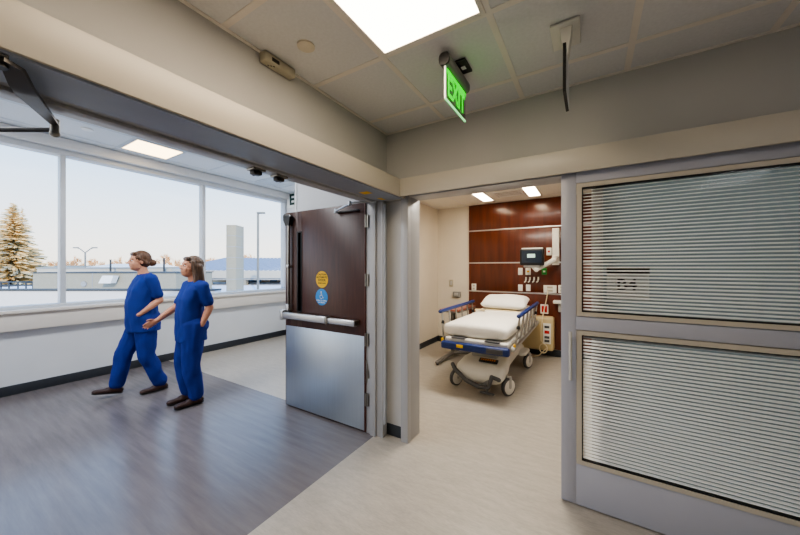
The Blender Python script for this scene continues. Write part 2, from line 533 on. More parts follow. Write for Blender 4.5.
def frame_left():
    t = MB()
    # far jamb (hinge side of the open brown leaf) with stop
    t.box(CX - 0.015, WX - 0.004, OY1 + 0.002, OY1 + 0.05, 0, HZ - 0.001, 0.002)
    t.box(WX - 0.003, WX + 0.02, OY1, OY1 + 0.065, 0, HZ - 0.002, 0.003)
    t.box(-1.68, -1.62, OY1 - 0.016, OY1 + 0.001, 0, HZ - 0.003, 0.002)
    # near jamb
    t.box(CX - 0.03, WX + 0.02, OY0 - 0.05, OY0, 0, HZ, 0.003)
    # head
    t.box(CX - 0.03, WX + 0.017, OY0 - 0.047, OY1 + 0.047, HZ - 0.03, HZ + 0.02, 0.003)
    t.box(-1.68, -1.62, OY0, OY1, HZ - 0.045, HZ - 0.03, 0.002)
    return t
struct('trim_5', frame_left(), M['steel_frame'], 'grey painted steel frame of the double door opening', 'door frame')
struct('trim_6', MB().box(WX + 0.02, WX + 0.034, OY1 + 0.006, OY1 + 0.036, 0.12, 2.06, 0.004), M['window_frame'], 'narrow raised strip up the face of the double door frame', 'strip')
t = MB()
t.box(RO0 - 0.07, RO0, 2.29, WY, 0, HZ + 0.02, 0.003)
t.box(RO0 - 0.02, RO0 - 0.001, WY + 0.001, WY + 0.165, 0, HZ - 0.002, 0.002)
t.box(RO0, RO1, WY - 0.03, WY + 0.16, HZ - 0.015, HZ + 0.02, 0.003)
t.box(RO1, RO1 + 0.06, WY - 0.008, WY + 0.15, 0, HZ, 0.003)
struct('trim_7', t, M['steel_frame'], 'grey steel frame of the treatment bay doorway', 'door frame')
struct('trim_8', MB().box(-2.79, -2.762, WY - 0.008, WY + 0.15, 0, CC, 0.006), M['sign_white'], 'white corner guard at the end of the return wall', 'corner guard')

# ------------------------------------------------------------------ brown door (open into the corridor)
DX0, DX1, DY0, DY1 = -2.825, -1.735, 2.24, 2.285
door = thing('door_1', 'dark brown hospital door standing open, steel kick plate and push bar', 'door', (DX1, DY1, 0))
door['kind'] = 'structure'
LX0, LX1, LZ0, LZ1 = -2.635, -2.575, 1.04, 1.87
leaf = MB()
leaf.box(DX0, LX0, DY0, DY1, 0.012, 2.09, 0.002)
leaf.box(LX1, DX1 - 0.012, DY0, DY1, 0.012, 2.09, 0.002)
leaf.box(LX0, LX1, DY0, DY1, 0.012, LZ0)
leaf.box(LX0, LX1, DY0, DY1, LZ1, 2.09)
leaf.build('door_leaf', M['wood'], door)
MB().box(DX1 - 0.012, DX1, DY0, DY1, 0.012, 2.09).build('door_edge', M['wood_edge'], door)
fr = MB()
for x0, x1, z0, z1 in ((LX0 - 0.006, LX0 + 0.012, LZ0 - 0.01, LZ1 + 0.01), (LX1 - 0.006, LX1 + 0.006, LZ0 - 0.01, LZ1 + 0.01), (LX0, LX1, LZ0 - 0.01, LZ0 + 0.004), (LX0, LX1, LZ1 - 0.004, LZ1 + 0.01)):
    fr.box(x0, x1, DY0 - 0.005, DY0 + 0.01, z0, z1, 0.001)
fro = fr.build('lite_frame', M['black'], door)
MB().box(LX0, LX1, DY0 + 0.018, DY0 + 0.024, LZ0, LZ1).build('lite_pane', M['glass_lite'], fro)
MB().box(DX0 + 0.012, DX1 - 0.012, DY0 - 0.003, DY0, 0.02, 0.875, 0.001).build('kick_plate', M['steel_kick'], door)
# exit device
bar = MB().box(DX0 + 0.03, -2.144, DY0 - 0.085, DY0 - 0.03, 0.962, 1.03, 0.012, 3)
bar.box(-2.144, -1.80, DY0 - 0.08, DY0 - 0.03, 0.966, 1.022, 0.012, 3)
pb = bar.build('push_bar', M['alu'], door)
MB().box(DX0 + 0.012, DX0 + 0.06, DY0 - 0.09, DY0, 0.945, 1.05, 0.008).build('bar_bracket', M['alu'], pb)
MB().box(-1.835, -1.80, DY0 - 0.078, DY0, 0.97, 1.018, 0.006).build('bar_bracket', M['hinge'], pb)
MB().box(-2.16, -2.13, DY0 - 0.088, DY0 - 0.028, 0.96, 1.033, 0.004).build('bar_joint', M['hinge'], pb)
rod = MB().box(-2.752, -2.726, DY0 - 0.045, DY0 - 0.02, 1.05, 1.95, 0.005).build('latch_rod', M['hinge'], door)
MB().box(-2.757, -2.721, DY0 - 0.05, DY0, 1.50, 1.53, 0.004).build('rod_guide', M['alu'], rod)
MB().box(-2.765, -2.715, DY0 - 0.055, DY0, 1.04, 1.11, 0.006).build('rod_guide', M['alu'], rod)
lc = MB().loft([[(-2.775, DY0, 1.945), (-2.72, DY0, 1.945), (-2.72, DY0 - 0.045, 1.945), (-2.775, DY0 - 0.045, 1.945)],
                [(-2.795, DY0, 2.0), (-2.70, DY0, 2.0), (-2.70, DY0 - 0.055, 2.0), (-2.795, DY0 - 0.055, 2.0)],
                [(-2.80, DY0, 2.055), (-2.69, DY0, 2.035), (-2.69, DY0 - 0.055, 2.035), (-2.80, DY0 - 0.055, 2.055)],
                [(-2.785, DY0, 2.075), (-2.72, DY0, 2.06), (-2.72, DY0 - 0.045, 2.06), (-2.785, DY0 - 0.045, 2.075)]])
lc.build('top_latch', M['black'], door)
for z in (0.307, 0.847, 1.387, 1.92):
    h = MB().cyl((DX1 + 0.010, DY0 - 0.008, z - 0.057), (DX1 + 0.010, DY0 - 0.008, z + 0.057), 0.0075, seg=12)
    h.box(DX1 - 0.001, DX1 + 0.003, DY0 - 0.008, DY1 - 0.005, z - 0.057, z + 0.057)
    h.box(DX1 + 0.002, DX1 + 0.034, DY0 - 0.006, DY0 + 0.004, z - 0.057, z + 0.057)
    h.build('hinge', M['hinge'], door)
# stickers
def disc(x, z, rad, mat, name, parent, y0):
    return MB().cyl((x, y0, z), (x, y0 - 0.0012, z), rad, seg=40).build(name, mat, parent)
sy = DY0 - 0.0005
s1 = disc(-2.278, 1.381, 0.083, M['yellow'], 'yellow_sticker', door, sy)
s1['label'] = 'yellow automatic door sticker'
tx = MB()
for txt, sz, dz in (('CAUTION', 0.026, 0.048), ('AUTOMATIC', 0.026, 0.021), ('DOOR', 0.034, -0.008), ('STAND CLEAR', 0.016, -0.038)):
    t_ = text_mb(txt, sz, (-2.278, sy - 0.0015, 1.381 + dz), ROT_FRONT, 0.0003, bold=0.0006)
    me_ = bpy.data.meshes.new('t'); t_.bm.to_mesh(me_); t_.bm.free(); tx.bm.from_mesh(me_); bpy.data.meshes.remove(me_)
tx.build('lettering', M['sticker_ink'], s1, smooth=0)
s2 = disc(-2.282, 1.205, 0.083, M['blue_sticker'], 'blue_sticker', door, sy)
s2['label'] = 'blue wheelchair access sticker'
wc = MB()
cx_, cz_ = -2.284, 1.222
wc.cyl((cx_ - 0.003, sy - 0.0012, cz_ + 0.033), (cx_ - 0.003, sy - 0.0022, cz_ + 0.033), 0.0075, seg=16)
def stroke(pts, rad):
    for a, b_ in zip(pts, pts[1:]):
        wc.tube([(a[0], sy - 0.0016, a[1]), (b_[0], sy - 0.0016, b_[1])], rad, 6)
stroke([(cx_ - 0.003, cz_ + 0.024), (cx_ - 0.001, cz_ - 0.002), (cx_ + 0.016, cz_ - 0.004), (cx_ + 0.024, cz_ - 0.026), (cx_ + 0.030, cz_ - 0.024)], 0.0032)
stroke([(cx_ - 0.002, cz_ + 0.014), (cx_ + 0.013, cz_ + 0.012)], 0.0026)
stroke([(cx_ + 0.018 * cos(a) - 0.002, cz_ - 0.014 + 0.018 * sin(a)) for a in [R(110 + i * 21) for i in range(12)]], 0.0026)
wc.build('wheelchair_symbol', M['sign_white'], s2)
tx = MB()
for txt, sz, dz in (('PUSH TO OPEN', 0.02, -0.036), ('AUTOMATIC', 0.016, -0.055)):
    t_ = text_mb(txt, sz, (-2.282, sy - 0.0015, 1.205 + dz), ROT_FRONT, 0.0003, bold=0.0004)
    me_ = bpy.data.meshes.new('t'); t_.bm.to_mesh(me_); t_.bm.free(); tx.bm.from_mesh(me_); bpy.data.meshes.remove(me_)
tx.build('lettering', M['sign_white'], s2, smooth=0)
# closer arm
ca = MB().tube([(-1.60, 2.215, 2.074), (-1.74, 2.12, 2.07), (-1.80, 2.10, 2.066)], 0.008, 8)
ca.tube([(-1.80, 2.10, 2.06), (-2.06, 2.20, 2.036)], 0.010, 8)
ca.cyl((-1.80, 2.10, 2.045), (-1.80, 2.10, 2.083), 0.017, seg=14)
ca.cyl((-2.055, 2.197, 2.015), (-2.055, 2.197, 2.055), 0.015, seg=14)
cao = ca.build('closer_arm', M['steel'], door)
MB().box(-2.07, -1.80, DY0 - 0.02, DY0 - 0.002, 2.018, 2.034, 0.003).build('dark_arm_bar', M['black'], cao)  # dark bar across the leaf below the closer arm
# lower closer link at hinge side
MB().box(DX1 - 0.001, DX1 + 0.012, DY0 + 0.004, DY1 - 0.004, 0.45, 0.66, 0.003).tube([(DX1 + 0.012, DY0 + 0.01, 0.63), (-1.70, DY0 + 0.002, 0.5)], 0.006, 8).build('hinge_link', M['hinge'], door)

# other leaf's operator arm at the near end of the header
oa = thing('door_operator_arm', 'dark metal swing door operator arm under the near end of the header', 'operator arm', (-1.46, 0.10, 2.06))
ob = MB().box(-1.43, -1.36, 0.03, 0.17, 2.070, 2.082, 0.003)
ob.cyl((-1.385, 0.155, 2.05), (-1.385, 0.155, 2.072), 0.018, seg=20)
ob.build('mounting_bracket', M['black'], oa)
def bar_between(a, b_, wd, th, mb):
    a, b_ = V(a), V(b_)
    w_ = (b_ - a)
    L = w_.length
    w_.normalize()
    side = V((0, 0, 1)).cross(w_).normalized()
    upv = w_.cross(side)
    m = Matrix((side, w_, upv)).transposed().to_4x4()
    m.translation = (a + b_) / 2
    mb.box(-wd / 2, wd / 2, -L / 2, L / 2, -th / 2, th / 2, th * 0.3, 2, mat=m)
lv = MB()
arm_pts = [((-1.375, 0.150, 2.066), 0.020), ((-1.395, 0.182, 2.062), 0.024), ((-1.435, 0.203, 2.036), 0.026), ((-1.475, 0.218, 2.034), 0.026), ((-1.775, 0.333, 2.058), 0.011)]
rg_ = []
for i, (p_, w_) in enumerate(arm_pts):
    a_ = V(arm_pts[max(0, i - 1)][0]); b_ = V(arm_pts[min(len(arm_pts) - 1, i + 1)][0])
    t_ = (b_ - a_).normalized()
    sd_ = V((0.65, 0.76, 0)); sd_ = (sd_ - t_ * sd_.dot(t_)).normalized()
    u_ = t_.cross(sd_)
    p_ = V(p_)
    rg_.append([p_ + sd_ * w_ + u_ * 0.006, p_ - sd_ * w_ + u_ * 0.006, p_ - sd_ * w_ - u_ * 0.006, p_ + sd_ * w_ - u_ * 0.006])
lv.loft(rg_)
lv.build('main_lever', M['dark_metal'], oa)
MB().cyl((-1.775, 0.333, 2.02), (-1.775, 0.333, 2.075), 0.014, seg=14).ell((-1.775, 0.333, 2.02), (0.016, 0.016, 0.014)).build('ball_joint', M['hinge'], oa)
MB().tube([(-1.775, 0.333, 2.035), (-1.95, 0.225, 2.035), (-2.1, 0.13, 2.035)], 0.009, 10).build('link_rod', M['black'], oa)

# strikes in the head frame
st = thing('latch_strike', 'small bronze latch strike under the door head, nearer the viewer', 'latch strike', (-1.66, 1.118, 2.045), 'latch strikes under the door head')
MB().box(-1.70, -1.63, 1.075, 1.155, 2.062, 2.076, 0.003).build('strike_plate', M['hinge'], st)
MB().box(-1.685, -1.645, 1.085, 1.14, 2.04, 2.062, 0.004).cyl((-1.69, 1.112, 2.05), (-1.64, 1.112, 2.05), 0.012, seg=14).build('roller', M['bronze'], st)
dup(st, (-1.66, 1.275, 2.045), 'small bronze latch strike under the door head, nearer the brown door')

for i, (y, lab) in enumerate(((1.93, 'yellow caution label under the header above the brown door'), (2.17, 'yellow caution label under the header at the room corner'))):  # yellow stickers on the underside of the header
    tag(MB().box(-1.53, -1.45 if i == 0 else -1.49, y - 0.035, y + 0.035, 2.0805, 2.082).build('caution_label', M['yellow']), lab, 'label', 'yellow labels under the header')

# ------------------------------------------------------------------ sliding door
SY0, SY1 = 2.25, 2.29
SX0, SX1 = -0.158, 1.16
sd = thing('door_2', 'grey sliding door with upper and lower glazed panels of horizontal blinds', 'door', (0.5, 2.27, 0))
sd['kind'] = 'structure'
GX0, GX1 = -0.043, 1.05
U0, U1, L0, L1 = 1.222, 2.00, 0.294, 1.079
ff = MB()
ff.box(SX0, GX0 - 0.03, SY0, SY1, 0.01, 2.118, 0.003)
ff.box(GX1 + 0.03, SX1, SY0, SY1, 0.01, 2.118, 0.003)
ff.box(GX0 - 0.03, GX1 + 0.03, SY0, SY1, U1 + 0.03, 2.118, 0.002)
ff.box(GX0 - 0.03, GX1 + 0.03, SY0, SY1, L1 + 0.03, U0 - 0.03, 0.002)
ff.box(GX0 - 0.03, GX1 + 0.03, SY0, SY1, 0.01, L0 - 0.02, 0.002)
ff.build('door_frame', M['slide_frame'], sd)
for nm, z0, z1 in (('upper_glazing_bead', U0, U1), ('lower_glazing_bead', L0, L1)):
    g = MB()
    y0 = SY0 - 0.006
    g.box(GX0 - 0.028, GX0, y0, SY1, z0, z1)
    g.box(GX1, GX1 + 0.026, y0, SY1, z0, z1)
    g.box(GX0 - 0.028, GX1 + 0.026, y0, SY1, z0 - 0.024, z0)
    g.box(GX0 - 0.028, GX1 + 0.026, y0, SY1, z1, z1 + 0.026)
    go = g.build(nm, M['bead'], sd)
    k = MB()
    k.box(GX0, GX0 + 0.006, SY0 + 0.001, SY1 - 0.002, z0, z1).box(GX1 - 0.006, GX1, SY0 + 0.001, SY1 - 0.002, z0, z1)
    k.box(GX0, GX1, SY0 + 0.001, SY1 - 0.002, z0, z0 + 0.006).box(GX0, GX1, SY0 + 0.001, SY1 - 0.002, z1 - 0.006, z1)
    k.build('gasket', M['gasket'], go)
    MB().box(GX0 + 0.004, GX1 - 0.004, SY0 + 0.004, SY0 + 0.006, z0 + 0.004, z1 - 0.004).build('glass_pane', M['glass_door'], go)
    n = 38
    bl = MB()
    pitch = (z1 - z0 - 0.012) / n
    tilt = R(33)
    for i in range(n):
        zc = z0 + 0.006 + pitch * (i + 0.5)
        yc = SY0 + 0.021
        ring = []
        hw = 0.0080
        for q in (-1, -0.5, 0, 0.5, 1):
            yy = q * hw
            zz = (1 - q * q) * 0.0012
            ring.append((yc + yy * cos(tilt) - zz * sin(tilt), zc + yy * sin(tilt) + zz * cos(tilt)))
        lower = [(a, c - 0.0005) for a, c in ring[::-1]]
        bl.prism(ring + lower, 'x', GX0 + 0.008, GX1 - 0.008)
    bl.build('upper_blind' if nm.startswith('upper') else 'lower_blind', M['slat'], sd)
ph = MB().cyl((-0.103, SY0 - 0.045, 0.80), (-0.103, SY0 - 0.045, 1.10), 0.0095, seg=14)
pho = ph.build('pull_handle', M['handle_satin'], sd)
for z in (0.855, 1.045):
    MB().box(-0.108, -0.098, SY0 - 0.045, SY0 + 0.0, z - 0.006, z + 0.006, 0.002).build('handle_post', M['bead'], pho)

# backing pane wall piece behind the sliding door (fixed side panel), its room sign
def frosted(name, col, trans):
    m = pm(name, col, rough=0.3, var=0.03, scale=2)
    nt = m.node_tree
    out = nt.nodes['Material Output']
    b_ = nt.nodes['Principled BSDF']
    tl = nt.nodes.new('ShaderNodeBsdfTranslucent')
    tl.inputs['Color'].default_value = lin(trans)
    mix = nt.nodes.new('ShaderNodeMixShader')
    mix.inputs['Fac'].default_value = 0.7
    nt.links.new(b_.outputs[0], mix.inputs[1])
    nt.links.new(tl.outputs[0], mix.inputs[2])
    nt.links.new(mix.outputs[0], out.inputs['Surface'])
    return m
struct('trim_9', MB().box(0.07, 1.25, WY + 0.02, WY + 0.026, 0.0, HZ + 0.01), frosted('frosted_side_panel', (165, 178, 188), (174, 188, 196)), 'frosted grey-blue fixed glass panel behind the sliding door', 'panel')  # translucency added so bay light brightens the gaps between the slats
rs = thing('room_sign', 'white B4 room sign behind the upper blind of the sliding door', 'sign', (0.197, WY + 0.014, 1.30))
MB().box(0.092, 0.302, WY + 0.014, WY + 0.02, 1.30, 1.47, 0.001).build('sign_plate', M['sign_white'], rs)
hd = MB().box(0.090, 0.304, WY + 0.010, WY + 0.02, 1.462, 1.505, 0.001).build('sign_header', M['black'], rs)
text_mb('B4', 0.092, (0.193, WY + 0.0135, 1.392), ROT_FRONT, 0.0004, bold=0.002, sx=1.05).build('lettering', M['sticker_ink'], rs, smooth=0)

# ------------------------------------------------------------------ ceiling things in this room
def panel_light(name, label, x0, x1, y0, y1, z, lens, group=None, rim=0.025, framemat=None):
    t = thing(name, label, 'ceiling light', ((x0 + x1) / 2, (y0 + y1) / 2, z - 0.012), group)
    g = MB()
    g.box(x0, x0 + rim, y0, y1, z - 0.01, z - 0.001, 0.002).box(x1 - rim, x1, y0, y1, z - 0.01, z - 0.001, 0.002)
    g.box(x0 + rim, x1 - rim, y0, y0 + rim, z - 0.01, z - 0.001, 0.002).box(x0 + rim, x1 - rim, y1 - rim, y1, z - 0.01, z - 0.001, 0.002)
    g.build('light_frame', framemat or M['grid'], t)
    MB().box(x0 + rim, x1 - rim, y0 + rim, y1 - rim, z - 0.006, z - 0.002).build('diffuser', lens, t)
    return t
panel_light('ceiling_light', 'large lit square panel light overhead in the tile ceiling', -0.998, -0.416, 0.272, 1.458, CZ, M['panel_light'])
panel_light('ceiling_light', 'warm lit panel light in the corridor ceiling near the windows', -5.512, -4.93, 1.63, 2.20, CC, M['panel_corr'], framemat=M['grid_corr'])
panel_light('ceiling_light', 'narrow lit strip light left of the vent over the bed', -1.66, -1.44, 4.90, 5.61, CZ, M['panel_room'], 'strip lights over the bed')
panel_light('ceiling_light', 'narrow lit strip light right of the vent over the bed', -0.89, -0.67, 4.90, 5.61, CZ, M['panel_room'], 'strip lights over the bed')

def vent(label, x0, x1, y0, y1, z, mat):
    t = thing('ceiling_vent', label, 'ceiling vent', ((x0 + x1) / 2, (y0 + y1) / 2, z - 0.012))
    g = MB()
    rim = 0.03
    g.box(x0, x0 + rim, y0, y1, z - 0.012, z - 0.001, 0.002).box(x1 - rim, x1, y0, y1, z - 0.012, z - 0.001, 0.002)
    g.box(x0 + rim, x1 - rim, y0, y0 + rim, z - 0.012, z - 0.001, 0.002).box(x0 + rim, x1 - rim, y1 - rim, y1, z - 0.012, z - 0.001, 0.002)
    g.build('vent_frame', mat, t)
    b_ = MB()
    n = 4
    for i in range(n):
        y = y0 + rim + (y1 - y0 - 2 * rim) * (i + 0.5) / n
        b_.box(x0 + rim, x1 - rim, y - 0.032, y + 0.026, z - 0.008, z - 0.004)
    b_.build('louvre', mat, t)
    MB().box(x0 + rim, x1 - rim, y0 + rim, y1 - rim, z - 0.003, z - 0.001).build('vent_opening', M['black'] if z < 3 else mat, t)
    return t
vent('slotted air vent in the bay ceiling between two strip lights', -1.34, -0.90, 5.0, 5.42, CZ, M['grid'])
vent('pale square air vent in the corridor ceiling near the end wall', -5.46, -4.9, 3.62, 4.2, CC, M['grid_corr'])

tag(MB().cyl((-1.31, 1.17, CZ), (-1.31, 1.17, CZ - 0.008), 0.046, seg=32).cyl((-1.31, 1.17, CZ - 0.008), (-1.31, 1.17, CZ - 0.011), 0.042, 0.036, seg=32).build('ceiling_sprinkler', M['sprinkler_beige']),
    'round beige sprinkler cover plate in the tile ceiling', 'sprinkler')
tag(MB().cyl((-5.11, 1.22, CC), (-5.11, 1.22, CC - 0.012), 0.06, 0.05, seg=32).build('ceiling_sprinkler', M['sign_white']),
    'round white sprinkler cover in the corridor ceiling', 'sprinkler')

ps = thing('motion_detector', 'beige presence sensor box where the left wall meets the ceiling', 'sensor', (-1.54, 1.17, 2.63))
MB().box(WX, WX + 0.055, 1.065, 1.275, 2.64, CZ - 0.004, 0.01, 3).build('sensor_housing', M['beige_plastic'], ps)
e = MB()
for i in range(3):
    e.box(WX + 0.02 + 0.009 * i, WX + 0.026 + 0.009 * i, 1.105 + i * 0.012, 1.114 + i * 0.012, 2.638, 2.642)
e.box(WX + 0.05, WX + 0.0565, 1.11, 1.16, 2.655, 2.678, 0.003)
e.build('sensor_lens', M['bronze'], ps)

# exit sign, edge lit
ex = thing('exit_sign', 'edge-lit green EXIT sign hanging from the tile ceiling', 'exit sign', (-0.68, 1.745, 2.43))
MB().box(-0.735, -0.605, 1.70, 1.83, CZ - 0.018, CZ - 0.004, 0.003).build('mounting_plate', M['black'], ex)
MB().box(-0.65, -0.625, 1.752, 1.782, CZ - 0.021, CZ - 0.018).build('cable_knockout', M['sign_white'], ex)
hp = []
for i in range(20):
    a = 2 * pi * i / 20
    hp.append((-0.68 + 0.031 * (abs(cos(a)) ** 0.7) * (1 if cos(a) >= 0 else -1), 2.643 + 0.034 * (abs(sin(a)) ** 0.7) * (1 if sin(a) >= 0 else -1)))
MB().prism(hp, 'y', 1.585, 1.915).build('housing', M['grey_plastic'], ex)
MB().prism([(x * 0.98 - 0.68 * 0.02, z) for x, z in hp], 'y', 1.573, 1.585).build('end_cap', M['black'], ex)
MB().box(-0.683, -0.677, 1.59, 1.91, 2.432, 2.612).build('acrylic_panel', M['acrylic'], ex)
MB().box(-0.684, -0.676, 1.586, 1.595, 2.432, 2.612).build('lit_front_edge', M['white_edge'], ex)
MB().box(-0.684, -0.676, 1.595, 1.912, 2.428, 2.437).build('lit_bottom_edge', M['green_edge'], ex)
MB().box(-0.6845, -0.6755, 1.612, 1.91, 2.588, 2.612).build('lit_top_band', M['green'], ex)
text_mb('EXIT', 0.165, (-0.676, 1.755, 2.515), ROT_PX, 0.0006, bold=0.004, sx=0.82).build('lettering', M['green'], ex, smooth=0)

# projecting blade sign seen edge on
fs = thing('blade_sign', 'thin blade sign hanging edge-on from a white ceiling bracket', 'sign', (-0.1, 1.74, 2.34))
MB().box(-0.17, -0.04, 1.70, 1.90, CZ - 0.016, CZ - 0.004, 0.003).build('ceiling_plate', M['white_plastic'], fs)
MB().prism([(-0.128, 2.686), (-0.074, 2.686), (-0.082, 2.62), (-0.092, 2.545), (-0.110, 2.545), (-0.120, 2.62)], 'y', 1.73, 1.80).build('hanger_bracket', M['white_plastic'], fs)
MB().box(-0.108, -0.094, 1.66, 1.885, 2.34, 2.555, 0.003).build('sign_blade', M['sign_white'], fs)
MB().box(-0.109, -0.0955, 1.655, 1.662, 2.338, 2.56).box(-0.109, -0.0955, 1.66, 1.885, 2.334, 2.341).build('blade_edge', M['black'], fs)

# E sign on end wall
es = thing('letter_sign', 'white wall sign with a dark green letter E beside the window', 'sign', (-5.55, 4.61, 2.84))
MB().box(-5.76, -5.40, 4.605, 4.62, 2.82, 3.13, 0.003).build('sign_plate', M['sign_white'], es)
text_mb('E', 0.33, (-5.60, 4.603, 2.985), ROT_FRONT, 0.002, bold=0.01, sx=1.0).build('lettering', M['sign_green'], es, smooth=0)

# ------------------------------------------------------------------ corridor window
wn = thing('window_1', 'long corridor window band in pale aluminium frames', 'window', (WIN - 0.08, 0.4, 0.99))
wn['kind'] = 'structure'
ys = [-3.95, -2.28, -0.56, 1.16, 2.877, 4.60]
fr = MB()
fr.box(WIN - 0.15, WIN + 0.012, ys[0], 4.62, 2.95, 3.02, 0.003)
fr.box(WIN - 0.15, WIN + 0.012, ys[0], 4.62, 0.99, 1.04, 0.003)
for y in ys:
    fr.box(WIN - 0.12, WIN + 0.004, y - 0.026, y + 0.026, 1.02, 2.97, 0.003)
fr.build('window_frame', M['window_frame'], wn)
for a, b_ in zip(ys, ys[1:]):
    MB().box(WIN - 0.078, WIN - 0.072, a + 0.025, b_ - 0.025, 1.035, 2.96).build('window_pane', M['glass_win'], wn)
struct('trim_10', MB().box(WIN, WIN + 0.13, -4.2, 4.62, 0.965, 1.003, 0.006), M['sill'], 'pale window sill ledge along the corridor windows', 'window sill')
struct('trim_11', MB().box(WIN, WIN + 0.09, -4.2, 4.62, 0.76, 0.965, 0.004), M['sill'], 'pale apron board under the window sill', 'apron')
struct('trim_12', MB().box(WIN, WIN + 0.10, -7, 4.62, 3.02, CC - 0.006, 0.004), M['wall_white'], 'white soffit band above the corridor windows', 'soffit')

# ------------------------------------------------------------------ treatment bay
BY = 5.836
BW0, BW1 = -2.0, 0.9
HWY = 5.842
hw = thing('headwall_panel', 'cherry wood veneer headwall panelling behind the bed', 'wall panel', (-0.55, HWY, 0.11))
zs = [0.11, 1.05, 1.587, 2.20, 2.695]
for a, b_ in zip(zs, zs[1:]):
    MB().box(BW0, BW1, HWY, HWY + 0.037, a + 0.004, b_ - 0.004, 0.001).build('wood_panel', M['cherry'], hw)
for z in zs[1:4]:
    MB().box(BW0, BW1, HWY - 0.004, HWY + 0.02, z - 0.012, z + 0.012, 0.002).build('metal_strip', M['alu'], hw)

# patient monitor on wall arm
pmn = thing('patient_monitor', 'patient monitor on a cream wall rail and jointed arm', 'monitor', (-0.49, BY, 1.55))
MB().box(-0.54, -0.435, BY - 0.05, BY, 1.54, 2.16, 0.008).build('wall_rail', M['white_plastic'], pmn)
ar = MB()
ar.rcone((-0.49, BY - 0.07, 1.66), (-0.50, BY - 0.20, 1.62), 0.05, 0.045)
ar.rcone((-0.50, BY - 0.20, 1.62), (-0.74, BY - 0.38, 1.47), 0.042, 0.036)
ar.rcone((-0.74, BY - 0.38, 1.46), (-0.80, BY - 0.36, 1.52), 0.034, 0.03)
ar.build('support_arm', M['white_plastic'], pmn)
mh = MB().box(-0.985, -0.625, BY - 0.44, BY - 0.34, 1.535, 1.80, 0.015, 3)
mho = mh.build('monitor_housing', M['black'], pmn)
MB().box(-0.955, -0.655, BY - 0.443, BY - 0.438, 1.575, 1.775).build('screen', M['screen'], mho)
MB().box(-0.87, -0.75, BY - 0.4445, BY - 0.4425, 1.66, 1.72).build('screen_text', M['screen_text'], mho)
MB().box(-0.96, -0.64, BY - 0.43, BY - 0.35, 1.797, 1.82, 0.008).build('carry_handle', M['white_plastic'], mho)
MB().box(-0.93, -0.68, BY - 0.42, BY - 0.30, 1.50, 1.537, 0.008).build('module_tray', M['grey_plastic'], mho)

def plate(name, px, py, w_, h_, mat, label, cat, group=None, dark=None, n=2, dep=0.012):
    k = (px - 400) / 311.0
    d = BY / (k * sin(YAW) + cos(YAW))
    x = d * (k * cos(YAW) - sin(YAW))
    z = 1.5 - (py - 267.5) / 311.0 * d
    t = thing(name, label, cat, (x, BY, z - h_ / 2), group)
    MB().box(x - w_ / 2, x + w_ / 2, BY - dep, BY, z - h_ / 2, z + h_ / 2, 0.004).build('cover_plate', mat, t)
    if dark is not None:
        for i in range(n):
            zz = z + (i - (n - 1) / 2) * h_ * 0.42
            MB().box(x - w_ * 0.22, x + w_ * 0.22, BY - dep - 0.003, BY - dep, zz - h_ * 0.13, zz + h_ * 0.13, 0.003).build('receptacle', dark, t)
    return x, z, t
g1 = 'white outlet plates on the headwall'
plate('wall_outlet', 520.4, 271.4, 0.075, 0.125, M['white_plastic'], 'white outlet plate left of the monitor, upper row', 'outlet', g1, M['sign_white'])
plate('gas_outlet', 528.2, 271.4, 0.085, 0.125, M['white_plastic'], 'white gas outlet with yellow mark under the monitor', 'gas outlet', None, M['yellow'], 1)
plate('gas_outlet', 544.3, 271.4, 0.08, 0.115, M['green_plastic'], 'green oxygen outlet plate under the monitor arm', 'gas outlet', None, M['white_plastic'], 1)
plate('wall_outlet', 520.4, 287.8, 0.075, 0.115, M['white_plastic'], 'white outlet plate just above the lowest strip, left of two', 'outlet', g1, M['sign_white'])
plate('wall_outlet', 528.3, 287.8, 0.075, 0.115, M['white_plastic'], 'white outlet plate just above the lowest strip, right of two', 'outlet', g1, M['sign_white'])
plate('red_outlet', 549, 251.5, 0.08, 0.13, M['white_plastic'], 'white plate with a red outlet beside the monitor rail', 'outlet', None, M['red'], 1)
plate('wall_mounted_call_plate', 474, 287, 0.09, 0.13, M['white_plastic'], 'white call plate at the left edge of the headwall', 'outlet', None, M['beige_plastic'])
xo, zo, t_ = plate('wide_outlet', 550, 289, 0.20, 0.13, M['white_plastic'], 'wide cream outlet plate with a plugged cord', 'outlet', None, M['beige_plastic'])
plate('wide_outlet', 562, 289, 0.11, 0.13, M['white_plastic'], 'cream outlet plate at the sliding door edge of the headwall', 'outlet', None, M['beige_plastic'])
xr, zr, t_ = plate('red_power_box', 544.4, 309, 0.125, 0.16, M['white_plastic'], 'white framed box with two red emergency sockets', 'outlet', None)
q = MB()
for dx in (-0.024, 0.024):
    q.box(xr + dx - 0.019, xr + dx + 0.019, BY - 0.018, BY - 0.011, zr - 0.055, zr + 0.055, 0.003)
q.build('red_socket', M['red'], t_)
gx = []
for i, px in enumerate((526.2, 530.0, 534.2, 538.3)):
    k = (px - 400) / 311.0
    d = BY / (k * sin(YAW) + cos(YAW))
    x = d * (k * cos(YAW) - sin(YAW))
    z = 1.5 - (279.5 - 267.5) / 311.0 * d
    g = thing('hanging_hook', 'small white hook in the row of four under the monitor', 'hook', (x, BY, z - 0.05), 'white hooks under the monitor')
    MB().box(x - 0.014, x + 0.014, BY - 0.012, BY, z - 0.01, z + 0.045, 0.003).build('hook_plate', M['white_plastic'], g)
    MB().tube([(x, BY - 0.01, z + 0.02), (x, BY - 0.05, z), (x, BY - 0.055, z - 0.03), (x - 0.02, BY - 0.07, z - 0.045)], 0.012, 8).build('hook_arm', M['white_plastic'], g)
